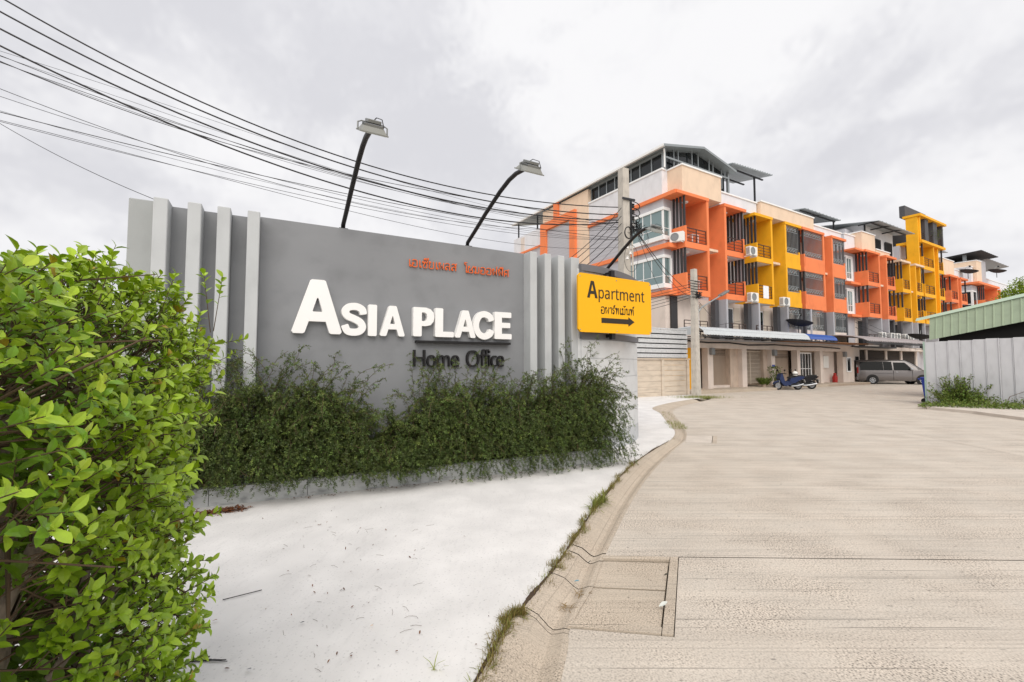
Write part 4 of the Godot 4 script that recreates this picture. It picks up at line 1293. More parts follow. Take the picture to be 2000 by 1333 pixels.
	var pts := [Vector2(-6.6, 0.33), Vector2(-5.33, 0.45), Vector2(-4.33, 0.54), Vector2(-2.97, 0.66), Vector2(-1.61, 0.76), Vector2(0.17, 0.92)]
	for k in pts.size() - 1:
		var a: Vector2 = pts[k]; var c: Vector2 = pts[k + 1]
		var b := MB.new().prism_y(PackedVector2Array([a + Vector2(0.003, 0), c - Vector2(0.003, 0), c + Vector2(-0.003, -0.1), a + Vector2(0.003, -0.1)]), 0.0, 0.25 - 0.004 * (k % 2))
		part(p, "kerb_length", b, M.planter)
	part(p, "kerb_length", MB.new().prism_y(PackedVector2Array([Vector2(0.17, 0.92), Vector2(0.42, 0.62), Vector2(0.4, 0.28), Vector2(0.3, 0.28), Vector2(0.31, 0.58), Vector2(0.11, 0.82)]), 0.0, 0.27), M.planter)
	part(p, "soil", MB.new().prism_y(PackedVector2Array([Vector2(-6.6, 0.23), Vector2(-2.97, 0.55), Vector2(0.11, 0.81), Vector2(0.31, 0.57), Vector2(0.3, 0.27), Vector2(-6.6, 0.05)]), 0.0, 0.2), M.soil)
	# curved wall
	var c := thing("curved_wall", "pale grey curved end wall laid in level courses, behind the yellow sign", "wall", WALL_AT, WALL_TURN)
	part(c, "core", arc_slab(MB.new(), 3.15, 3.385, 0.0, 1.45, 0.0, 3.34), M.curved_grey)
	part(c, "plinth", arc_slab(MB.new(), 3.15, 3.402, 0.02, 1.44, 0.0, 0.37), M.plinth_grey)
	for k in 5:
		part(c, "course", arc_slab(MB.new(), 3.2, 3.4 - 0.002 * (k % 2), 0.02, 1.44, 0.378 + k * 0.34, 0.71 + k * 0.34), M.curved_grey)
	part(c, "course", arc_slab(MB.new(), 3.2, 3.398, 0.02, 1.44, 2.2, 3.3), M.curved_grey)
	part(c, "band", arc_slab(MB.new(), 3.2, 3.45, 0.012, 0.68, 2.085, 2.19), M.band_dark)
	part(c, "band", arc_slab(MB.new(), 3.2, 3.45, 0.012, 0.68, 3.3, 3.42), M.band_dark)
	part(c, "band", arc_slab(MB.new(), 3.2, 3.445, 0.012, 0.03, 2.19, 3.3, 2), M.band_dark)
	# yellow sign
	var y := thing("apartment_sign", "yellow apartment sign with black lettering and an arrow to the right", "sign", wal(0.72, 2.7, 0.45), WALL_TURN)
	part(y, "panel", MB.new().prism(round_poly(PackedVector2Array([Vector2(-0.87, -0.51), Vector2(0.87, -0.51), Vector2(0.87, 0.49), Vector2(-0.87, 0.52)]), 0.05), -0.04, 0.0), M.sign_yellow)
	part(y, "post", MB.new().box(-0.08, 0.0, -0.62, 0.64, -0.12, -0.043).box(-0.08, 0.0, -0.58, -0.52, -0.4, -0.12).box(-0.08, 0.0, 0.58, 0.62, -0.4, -0.12), M.black_metal)
	text_part(y, "A", true, -0.675, -0.445, 0.095, 0.395, -0.001, 0.006, M.print_black)
	text_part(y, "partment", false, -0.42, 0.69, 0.03, 0.29, -0.001, 0.006, M.print_black)
	thai_text(y, "Oparxtem2ntx", -0.37, 0.43, -0.165, 0.115, 0.002, 0.0095, 0.25, M.print_black)
	part(y, "arrow", MB.new().prism(PackedVector2Array([Vector2(-0.36, -0.335), Vector2(0.28, -0.335), Vector2(0.28, -0.375), Vector2(0.43, -0.29), Vector2(0.28, -0.205), Vector2(0.28, -0.245), Vector2(-0.36, -0.245)]), -0.001, 0.005), M.print_black)
	for q in [[-0.83, 0.46], [0.0, 0.45], [0.83, 0.44], [-0.83, -0.47], [0.0, -0.47], [0.83, -0.47]]:
		var bt := MB.new()
		bt.t = Transform3D(Basis(Vector3.RIGHT, PI / 2), Vector3(q[0], q[1], 0.0))
		part(y, "bolt", bt.lathe([Vector2(0.011, 0.0), Vector2(0.011, 0.004), Vector2(0.0, 0.006)], 8), M.steel)
	floodlight(wal(-3.9, 3.54, -0.12), "left floodlight on a leaning black arm above the grey sign wall, seen from behind", 0.12)
	floodlight(wal(-1.99, 3.54, -0.12), "middle floodlight on a curved black arm above the grey sign wall", 0.12)
	floodlight(wal(0.92, 3.42, -0.02), "right floodlight on a black arm over the yellow sign", 0.1, 0.62)

func floodlight(at: Vector3, label: String, z0: float, k := 1.0) -> void:
	var f := thing("floodlight", label, "floodlight", at, WALL_TURN, "floodlights on black arms over the wall")
	var o := Vector3(0, 0, z0 - 0.12)
	var arm := []
	for p in [[0.0, -0.05], [0.02, 0.07], [0.3, 0.18], [0.7, 0.35], [1.16, 0.52], [1.43, 0.59], [1.62, 0.605], [1.84, 0.58]]:
		arm.append(o + Vector3(0, p[1] * (1.0 if k == 1.0 else 0.95), (p[0] + 0.03) * k))
	part(f, "arm", MB.new().tube(arm, 0.03, 10), M.black_metal)
	part(f, "base_plate", MB.new().box(-0.06, 0.06, 0.0, 0.012, z0 - 0.16, z0 - 0.02), M.black_metal)
	var h := Transform3D(Basis(Vector3.RIGHT, 0.5) * Basis.from_scale(Vector3(0.74, 0.55, 0.52) * (1.0 if k == 1.0 else 0.8)), (arm[-1] as Vector3) + Vector3(0, -0.07, 0.11 * k))
	var hb := Node3D.new()
	hb.name = "lamp_head"
	f.add_child(hb)
	hb.transform = h
	var s := MB.new()                     # tapered housing: a wide rim below, a narrower finned back
	var q := [Vector3(-0.17, 0, -0.26), Vector3(0.17, 0, -0.26), Vector3(0.17, 0, 0.26), Vector3(-0.17, 0, 0.26)]
	var u := [Vector3(-0.13, 0.09, -0.2), Vector3(0.13, 0.09, -0.2), Vector3(0.13, 0.09, 0.2), Vector3(-0.13, 0.09, 0.2)]
	for i in 4:
		var j := (i + 1) % 4
		s.quad(q[j], q[i], u[i], u[j])
	s.quad(u[3], u[2], u[1], u[0])
	s.box(-0.19, 0.19, -0.025, 0.0, -0.28, 0.28)
	part(hb, "housing", s, M.lamp_body)
	var fins := MB.new()
	for i in 13:
		fins.box(-0.125, 0.125, 0.091, 0.135, -0.19 + i * 0.0315, -0.182 + i * 0.0315)
	part(hb, "cooling_fins", fins, M.lamp_grey)
	part(hb, "driver_box", MB.new().bev(-0.09, 0.09, 0.15, 0.215, -0.2, 0.17, 0.01), M.lamp_grey)
	part(hb, "lens", MB.new().box(-0.16, 0.16, -0.03, -0.0255, -0.25, 0.25), M.lamp_glass)
	part(hb, "bracket", MB.new().tube([Vector3(-0.2, 0.0, 0.05), Vector3(-0.2, 0.12, -0.02), Vector3(-0.15, 0.15, -0.06), Vector3(0.15, 0.15, -0.06), Vector3(0.2, 0.12, -0.02), Vector3(0.2, 0.0, 0.05)], 0.012, 6), M.lamp_grey)
	part(hb, "flex", MB.new().tube([Vector3(0.02, 0.18, -0.2), Vector3(0.05, 0.26, -0.1), Vector3(0.1, 0.25, 0.1), Vector3(0.12, 0.12, 0.22)], 0.008, 5), M.cable)

# ---------------------------------------------------------------- poles, cables, boundary walls, shed
const POLE_LEFT := Vector3(-8.4, 0, -6.2)
const POLE_RIGHT := Vector3(2.97, 0, -11.5)

func make_poles() -> void:
	var turn := 0.4362
	var p := thing("utility_pole", "tall square concrete utility pole behind the curved wall, tangled with cables", "utility pole", POLE_RIGHT, turn)
	var s := MB.new()
	for q in [[0.0, 6.82, 0.14, 0.1]]:
		var a := [Vector3(-q[2], q[0], q[2]), Vector3(q[2], q[0], q[2]), Vector3(q[2], q[0], -q[2]), Vector3(-q[2], q[0], -q[2])]
		var b := [Vector3(-q[3], q[1], q[3]), Vector3(q[3], q[1], q[3]), Vector3(q[3], q[1], -q[3]), Vector3(-q[3], q[1], -q[3])]
		for k in 4:
			s.quad(a[k], a[(k + 1) % 4], b[(k + 1) % 4], b[k])
		s.quad(b[0], b[1], b[2], b[3])
	part(p, "shaft", s, M.concrete_pole)
	for k in 14:
		var h := MB.new()
		h.t = Transform3D(Basis(Vector3.RIGHT, PI / 2), Vector3(0.09 * (1 if k % 2 else -1), 2.6 + k * 0.3, 0.128 - 0.0021 * k))
		part(p, "bolt_hole", h.lathe([Vector2(0.016, -0.02), Vector2(0.016, -0.012), Vector2(0, -0.012)], 6), M.void_dark)
	part(p, "bracket", MB.new().box(0.14, 0.26, 4.9, 6.05, -0.03, 0.03).box(-0.15, 0.26, 5.95, 6.0, 0.12, 0.15), M.dark_steel)
	for k in 4:
		part(p, "insulator", placed(MB.new(), Vector3(0.3, 5.32 + k * 0.17, 0.0)).lathe([Vector2(0.02, 0), Vector2(0.055, 0.01), Vector2(0.04, 0.05), Vector2(0.055, 0.09), Vector2(0.02, 0.1)], 8), M.porcelain if k == 0 else M.trim_black)
	for k in 3:
		part(p, "insulator", placed(MB.new(), Vector3(-0.12 + 0.1 * (k % 2), 4.6 - k * 0.14, 0.26)).lathe([Vector2(0.02, 0), Vector2(0.045, 0.01), Vector2(0.03, 0.05), Vector2(0.045, 0.09), Vector2(0.02, 0.1)], 8), M.porcelain)
	# loops and tangles of slack cable
	var r := RandomNumberGenerator.new()
	r.seed = 5
	for k in 4:
		var y := 5.9 - k * 0.17
		part(p, "jumper_loop", MB.new().tube(arc_pts(Vector3(0.18, y - 0.1, 0.16), 0.22, 0.11, -1.2, 1.7, 10), 0.012, 5), M.cable)
	for k in 9:
		var pts := []
		var c := Vector3(0.2 + r.randf_range(-0.05, 0.15), 5.15 + r.randf_range(-0.15, 0.15), 0.12)
		for j in 9:
			pts.append(c + Vector3(r.randf_range(-0.16, 0.2), r.randf_range(-0.16, 0.16), r.randf_range(-0.06, 0.16)))
		part(p, "cable_tangle", MB.new().tube(pts, 0.009, 4), M.cable)
	part(p, "cable_coil", MB.new().tube(arc_pts(Vector3(-0.06, 5.03, 0.25), 0.13, 0.15, 0, TAU * 2.9, 50), 0.012, 5), M.cable)
	part(p, "cable_coil", MB.new().tube(arc_pts(Vector3(0.0, 4.36, 0.27), 0.22, 0.34, 0, TAU * 1.0, 30), 0.006, 4), M.cable)
	for k in 3:
		part(p, "cable_coil", MB.new().tube(arc_pts(Vector3(0.48, 5.05 - k * 0.05, 0.2), 0.14 + 0.02 * k, 0.16, 0, TAU * 1.0, 20), 0.005, 4), M.cable_thin)
	part(p, "guard_pipe", MB.new().tube([Vector3(0.15, 0.0, 0.24), Vector3(0.12, 4.9, 0.17)], 0.025, 6), M.concrete_pole)

	var p2 = p.duplicate()
	p2.name = numbered("utility_pole")
	add_child(p2)
	p2.position = POLE_LEFT
	p2.set_meta("label", "concrete utility pole beyond the left end of the sign wall")
	# cables to the pole beyond the left edge: height along the span as a cubic
	var dir := POLE_RIGHT - POLE_LEFT
	var across := dir.cross(Vector3.UP).normalized()
	var spans := [
		["topmost black cable of the span running in from the left sky", 7.558, -6.488, 5.916, -1.199, 0.016, 0.0],
		["second black cable from the top of the span over the wall", 7.309, -6.03, 5.189, -0.885, 0.017, 0.05],
		["third black cable from the top of the span over the wall", 7.028, -5.745, 4.865, -0.707, 0.018, 0.09],
		["thick black cable crossing beneath the three upper ones, lowest of the heavy four", 6.752, -5.313, 3.652, 0.309, 0.018, 0.02],
		["thin cable close above the others of the middle bundle, highest at the left", 6.517, -3.473, 1.764, 0.556, 0.008, -0.05],
		["thin cable that sags most in the middle bundle", 6.475, -4.542, 6.506, -3.233, 0.01, -0.1],
		["faint thin cable bowed upwards out of the middle bundle", 6.488, -1.645, -2.306, 2.856, 0.005, 0.12],
		["thin cable at the underside of the middle bundle", 6.382, -3.138, 1.464, 0.517, 0.008, 0.15],
		["thin grey cable in the gap between the middle and lower bundles", 6.025, -3.865, 3.079, -0.035, 0.008, -0.12],
		["uppermost thin cable of the lower bundle, parting from it at the left", 5.857, -3.2, 2.4, -0.15, 0.007, 0.2],
		["twisted thin cable in the middle of the lower bundle", 5.546, -1.9, 1.1, 0.2, 0.01, 0.22],
		["lowest cable of the span, just above the wall's top edge", 5.411, -1.537, -1.584, 2.446, 0.007, 0.18],
		["cable next above the lowest, ending on the small porcelain insulator", 5.41, -2.057, 0.726, 0.834, 0.007, 0.25],
		["faint line beside the twisted cable of the lower bundle", 5.6, -2.6, 1.6, 0.3, 0.005, 0.28],
		["second faint line in the middle bundle, close under the third black cable", 6.45, -2.4, -0.6, 1.75, 0.005, 0.05],
		["third faint line in the middle bundle, nearest the thick black cable", 6.42, -3.6, 2.7, -0.2, 0.006, -0.02]]
	for q in spans:
		var pts := []
		for k in 41:
			var t := lerpf(-0.02, 0.985, k / 40.0)
			pts.append(POLE_LEFT + dir * t + Vector3.UP * (q[1] + q[2] * t + q[3] * t * t + q[4] * t * t * t) + across * (q[6] * sin(t * PI)))
		tag(part(self, "overhead_cable", MB.new().tube(pts, q[5] * (0.8 if q[5] > 0.012 else 0.62), 5), M.cable if q[5] > 0.0075 else M.cable_thin), q[0], "cable", "overhead cables strung to the utility pole")
	# service drops
	var drop := func(label: String, a: Vector3, b: Vector3, sag: float, r2: float) -> void:
		var pts := []
		for k in 21:
			var t := k / 20.0
			pts.append(a.lerp(b, t) + Vector3.DOWN * sag * 4.0 * t * (1.0 - t))
		tag(part(self, "service_cable", MB.new().tube(pts, r2, 5), M.cable), label, "cable", "service cables dropping from the utility pole")
	var pole := func(x: float, y: float, z := 0.1) -> Vector3: return POLE_RIGHT + Basis(Vector3.UP, 0.4362) * Vector3(x, y, z)
	drop.call("thin slack line falling from the left sky to the first pale fin", Vector3(-8.4, 5.75, -6.2), wal(-5.9, 3.56, -0.1), 0.12, 0.004)
	drop.call("steepest of the lines fanning down from the pole behind the fins", pole.call(-0.16, 5.72), pole.call(-2.6, 3.7, -0.6), 0.28, 0.009)
	drop.call("second line fanning down from the pole behind the fins", pole.call(-0.16, 5.5), pole.call(-2.3, 3.6, -0.6), 0.14, 0.009)
	drop.call("third line fanning down from the pole behind the fins", pole.call(-0.16, 5.3), pole.call(-2.1, 3.5, -0.6), 0.1, 0.009)
	drop.call("thickest line fanning down from the pole behind the yellow sign's corner", pole.call(-0.16, 5.06), pole.call(-1.9, 3.5, -0.6), 0.1, 0.012)
	drop.call("lowest line fanning down from the pole towards the dark cap of the curved wall", pole.call(-0.2, 4.84), pole.call(-1.6, 3.4, -0.6), 0.08, 0.005)
	drop.call("near line of the pair from the pole across the corner window", pole.call(0.3, 5.2), row(-4.7, 5.1, 2.6), 0.25, 0.012)
	drop.call("far line of the pair from the pole across the corner window", pole.call(0.34, 5.15), row(-4.55, 4.85, 2.6), 0.4, 0.01)
	drop.call("slack line from the pole to the orange corner balcony", pole.call(0.3, 5.25), row(-2.6, 5.7, -1.0), 0.2, 0.008)
	var line2 := [["upper line sagging along the dark curved canopy", 4.9, 0.018], ["lower line sagging along the dark curved canopy", 4.5, 0.018], ["line crossing the air conditioners of the second row", 5.3, 0.014]]
	for q in line2:
		drop.call(q[0], row(17.9, q[1], 0.4), row(31.0, q[1] - 1.6, 0.6), 0.35, q[2])

	# smaller street lamp pole
	var at := Vector3(8.9, 0, -21.35)
	var l := thing("street_lamp_pole", "slender concrete pole with a grey lamp arm in front of the first shutter", "lamp post", at, ROW_TURN)
	var sp := MB.new()
	var w0 := 0.16
	var w1 := 0.11
	var ba := [Vector3(-w0, 0, w0), Vector3(w0, 0, w0), Vector3(w0, 0, -w0), Vector3(-w0, 0, -w0)]
	var tb := [Vector3(-w1, 6.25, w1), Vector3(w1, 6.25, w1), Vector3(w1, 6.25, -w1), Vector3(-w1, 6.25, -w1)]
	for k in 4: sp.quad(ba[k], ba[(k + 1) % 4], tb[(k + 1) % 4], tb[k])
	sp.quad(tb[0], tb[1], tb[2], tb[3])
	part(l, "shaft", sp, M.concrete_pole)
	part(l, "lamp_arm", MB.new().tube([Vector3(0.14, 3.9, 0.05), Vector3(0.2, 4.15, 0.06), Vector3(0.45, 4.4, 0.07), Vector3(1.9, 5.07, 0.1)], 0.035, 8), M.steel)
	var lm := MB.new()
	lm.t = Transform3D(Basis(Vector3(0, 0, 1), 0.43), Vector3(2.2, 5.22, 0.1))
	part(l, "luminaire", lm.bev(-0.36, 0.36, -0.05, 0.06, -0.12, 0.12, 0.03), M.lamp_grey)
	for k in 7:
		var sp2 := MB.new()
		sp2.box(-0.5 + 0.03 * k, 0.45 - 0.03 * (k % 3), 5.62 - k * 0.13, 5.65 - k * 0.13, 0.12, 0.15)
		part(l, "cross_bar", sp2, M.dark_steel)
	for k in 5:
		var pts2 := []
		for j in 8: pts2.append(Vector3(r.randf_range(-0.15, 0.25), 4.95 + r.randf_range(-0.2, 0.2), 0.16 + r.randf_range(-0.03, 0.12)))
		part(l, "cable_tangle", MB.new().tube(pts2, 0.014, 4), M.cable)
	for k in 6:
		tag(part(self, "service_cable", MB.new().tube([at + Vector3(-0.2, 5.5 - k * 0.13, 0), at + Vector3(-1.2, 5.35 - k * 0.16, -0.6), row(-4.9 - 0.2 * k, 5.2 - k * 0.25, -3.0)], 0.011, 4), M.cable),
			["topmost", "second", "third", "fourth", "fifth", "lowest"][k] + " of the slack lines spreading left from the slender lamp pole", "cable", "slack lines of the slender lamp pole")
	tag(part(self, "service_cable", MB.new().tube([at + Vector3(0.2, 4.6, 0.1), row(0.5, 3.9, 0.4), row(3.2, 4.3, 0.1)], 0.012, 4), M.cable), "line from the slender lamp pole to the grey terrace wing wall", "cable", "slack lines of the slender lamp pole")

func arc_pts(c: Vector3, rx: float, ry: float, a0: float, a1: float, n: int) -> Array:
	var o := []
	for k in n + 1:
		var a := lerpf(a0, a1, float(k) / n)
		var w := 1.0 + 0.03 * sin(a * 0.37)
		o.append(c + Vector3(cos(a) * rx * w, sin(a) * ry * w, 0.012 * sin(a * 0.9)))
	return o

func make_boundary() -> void:
	var at := Vector3(9.05, 0, -22.66)
	var w := thing("precast_wall", "stained beige wall of precast concrete planks between posts, under the slatted screen", "wall", at, ROW_TURN)
	for x in [-5.85, -3.8, -1.96, -0.1]:
		pbev(w, "post", M.precast, x - 0.09, x + 0.09, -0.2, 1.83, -0.1, 0.1, 0.015)
	for bay in [[-5.75, -3.9], [-3.7, -2.06], [-1.86, -0.2]]:
		for k in 7:
			pbev(w, "plank", M.precast, bay[0], bay[1], -0.02 + k * 0.264, 0.236 + k * 0.264, -0.045, 0.035 + 0.006 * (k % 2), 0.008)
	pbox(w, "footing", M.precast, -5.9, 0.1, -0.2, -0.025, -0.13, 0.14)
	pbox(w, "cap_rail", M.precast, -5.9, 0.05, 1.835, 1.89, -0.11, 0.11)
	var f := thing("slatted_screen", "silvery grey screen of six wide level slats standing on the precast wall", "fence", at, ROW_TURN)
	for k in 6:
		pbev(f, "slat", M.slat, -5.8, -0.02, 1.93 + k * 0.24, 2.115 + k * 0.24, -0.02, 0.012 - 0.004 * (k % 2), 0.004)
	pbev(f, "slat", M.slat, -5.8, -0.02, 3.33, 3.4, -0.03, 0.014, 0.004)
	for x in [-5.6, -3.8, -1.95, -0.1]:
		pbox(f, "upright", M.dark_steel, x - 0.03, x + 0.03, 1.895, 3.38, -0.08, -0.025)
	pbox(f, "backing", M.void_dark, -5.8, -0.05, 1.9, 3.3, -0.13, -0.1)

	# sheet-metal fence on the right
	var a := Vector3(16.77, 0, -17.87)
	var d := Vector3(18.36, 0, -15.89) - a
	var turn := atan2(-d.z, d.x)
	var s := thing("sheet_fence", "silver-grey sheet-metal fence on the right with upright ribs and a grubby foot", "fence", a, turn)
	for k in 26:
		var b := MB.new()
		var x := k * 0.34
		var h := 2.5 + 0.012 * k + 0.01 * (k % 3)
		b.box(x + 0.002, x + 0.30, 0.06, h, -0.006 - 0.002 * (k % 2), 0.002 - 0.002 * (k % 2))
		b.quad(Vector3(x + 0.30, 0.06, 0.0), Vector3(x + 0.315, 0.06, 0.028), Vector3(x + 0.315, h, 0.028), Vector3(x + 0.30, h, 0.0))
		b.quad(Vector3(x + 0.315, 0.06, 0.028), Vector3(x + 0.328, 0.06, 0.028), Vector3(x + 0.328, h, 0.028), Vector3(x + 0.315, h, 0.028))
		b.quad(Vector3(x + 0.328, 0.06, 0.028), Vector3(x + 0.34, 0.06, 0.0), Vector3(x + 0.34, h, 0.0), Vector3(x + 0.328, h, 0.028))
		var pn := part(s, "panel", b, M.fence_sheet)
		pn.rotation.y = 0.012 * sin(k * 2.3)
	pbox(s, "edge_strip", M.fence_edge, -0.05, 0.0, 0.03, 2.52, -0.05, 0.03)
	for y in [0.5, 1.4, 2.3]:
		pbox(s, "back_rail", M.steel, 0.0, 8.8, y, y + 0.06, -0.09, -0.03)

	# green shed: a ribbed fascia rising to the right, dark beneath
	var tl := Vector3(0, 0, 0)
	var o := Vector3(20.0, 0, -21.0)
	var e := Vector3(21.51, 0, -18.5) - o
	var tu := atan2(-e.z, e.x)
	var len_ := e.length()
	var g := thing("shed", "pale green sheet-metal shed roof side rising behind the grey fence", "shed", o, tu)
	var rise := 0.63 / len_
	for k in 28:
		var x := k * 0.27
		var x1 := x + 0.262
		var b := MB.new()
		var yb := 2.75 + rise * x
		var yt := 3.86 + rise * x
		var dy := rise * 0.262
		b.quad(Vector3(x, yb, 0.16), Vector3(x1 - 0.06, yb + dy * 0.8, 0.16), Vector3(x1 - 0.06, yt + dy * 0.8, -0.02), Vector3(x, yt, -0.02))
		b.quad(Vector3(x1 - 0.06, yb + dy * 0.8, 0.16), Vector3(x1 - 0.04, yb + dy * 0.8, 0.19), Vector3(x1 - 0.04, yt + dy * 0.8, 0.01), Vector3(x1 - 0.06, yt + dy * 0.8, -0.02))
		b.quad(Vector3(x1 - 0.04, yb + dy * 0.8, 0.19), Vector3(x1 - 0.015, yb + dy, 0.19), Vector3(x1 - 0.015, yt + dy, 0.01), Vector3(x1 - 0.04, yt + dy * 0.8, 0.01))
		b.quad(Vector3(x1 - 0.015, yb + dy, 0.19), Vector3(x1 + 0.008, yb + dy, 0.16), Vector3(x1 + 0.008, yt + dy, -0.02), Vector3(x1 - 0.015, yt + dy, 0.01))
		part(g, "roof_sheet", b, M.shed_green)
	var L2 := 28 * 0.27
	var tm := MB.new()
	tm.quad(Vector3(-0.5, 3.8 - rise * 0.5, 0.06), Vector3(L2, 3.8 + rise * L2, 0.06), Vector3(L2, 3.95 + rise * L2, -0.06), Vector3(-0.5, 3.95 - rise * 0.5, -0.06))
	tm.quad(Vector3(-0.5, 3.95 - rise * 0.5, -0.06), Vector3(L2, 3.95 + rise * L2, -0.06), Vector3(L2, 3.9 + rise * L2, -0.5), Vector3(-0.5, 3.9 - rise * 0.5, -0.5))
	part(g, "ridge_cap", tm, M.shed_trim)
	part(g, "roof_sheet", MB.new().prism(PackedVector2Array([Vector2(0, 3.7), Vector2(L2, 3.7 + rise * L2), Vector2(L2, 3.8 + rise * L2), Vector2(0, 3.8)]), -5.0, -0.05), M.shed_green)
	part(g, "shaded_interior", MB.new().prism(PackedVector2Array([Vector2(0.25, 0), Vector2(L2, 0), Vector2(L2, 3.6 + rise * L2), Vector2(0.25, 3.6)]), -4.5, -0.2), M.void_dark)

# ---------------------------------------------------------------- van, scooters, small street things
func wheel(parent: Node, at: Vector3, r: float, w: float, face: float, spokes := 7) -> void:
	var n := Node3D.new()
	n.name = "wheel"
	parent.add_child(n, true)
	n.position = at
	var b := MB.new()
	b.t = Transform3D(Basis(Vector3.RIGHT, PI / 2))
	b.lathe([Vector2(r * 0.62, -w / 2), Vector2(r * 0.93, -w / 2), Vector2(r, -w * 0.3), Vector2(r, w * 0.3), Vector2(r * 0.93, w / 2), Vector2(r * 0.62, w / 2)], 24)
	part(n, "tyre", b, M.tyre)
	var s := MB.new()
	s.t = Transform3D(Basis(Vector3.RIGHT, PI / 2))
	s.lathe([Vector2(r * 0.55, w * 0.46 * face), Vector2(r * 0.65, w * 0.49 * face), Vector2(r * 0.63, w * 0.2 * face), Vector2(0, w * 0.15 * face)], 20)
	for k in spokes:
		s.t = Transform3D(Basis(Vector3(0, 0, 1), TAU * k / spokes))
		s.box(-r * 0.07, r * 0.07, 0.05 * r, r * 0.6, w * 0.3 * face, w * 0.45 * face)
	part(n, "rim", s, M.alloy)

func van_section(x: float) -> Array:       # [(z, y) ...] of one side from the sill up to the roof line
	var roof := 1.93
	if x < 0.25: roof = lerpf(1.72, 1.9, sqrt(clampf(x / 0.25, 0.0, 1.0)))
	elif x < 3.2: roof = 1.9 + 0.03 * sin((x - 0.25) / 2.95 * PI)
	elif x < 4.3: roof = lerpf(1.9, 1.12, pow((x - 3.2) / 1.1, 1.25))
	else: roof = lerpf(1.12, 0.78, pow((x - 4.3) / 0.85, 1.6))
	var half := 0.95
	if x < 0.2: half = lerpf(0.86, 0.95, x / 0.2)
	if x > 4.5: half = lerpf(0.95, 0.62, pow((x - 4.5) / 0.65, 1.7))
	var belt := minf(1.08, roof - 0.06)
	var top := half * (1.0 - 0.2 * clampf((roof - 1.08) / 0.85, 0.0, 1.0)) - 0.06
	return [Vector2(half * 0.9, 0.26), Vector2(half * 0.985, 0.36), Vector2(half, 0.62), Vector2(half * 0.985, 0.88), Vector2(half * 0.965, belt), Vector2(lerpf(half * 0.965, top + 0.04, 0.55), lerpf(belt, roof, 0.55)), Vector2(top + 0.04, roof - 0.1), Vector2(top - 0.06, roof - 0.02), Vector2(0.0, roof + 0.02)]

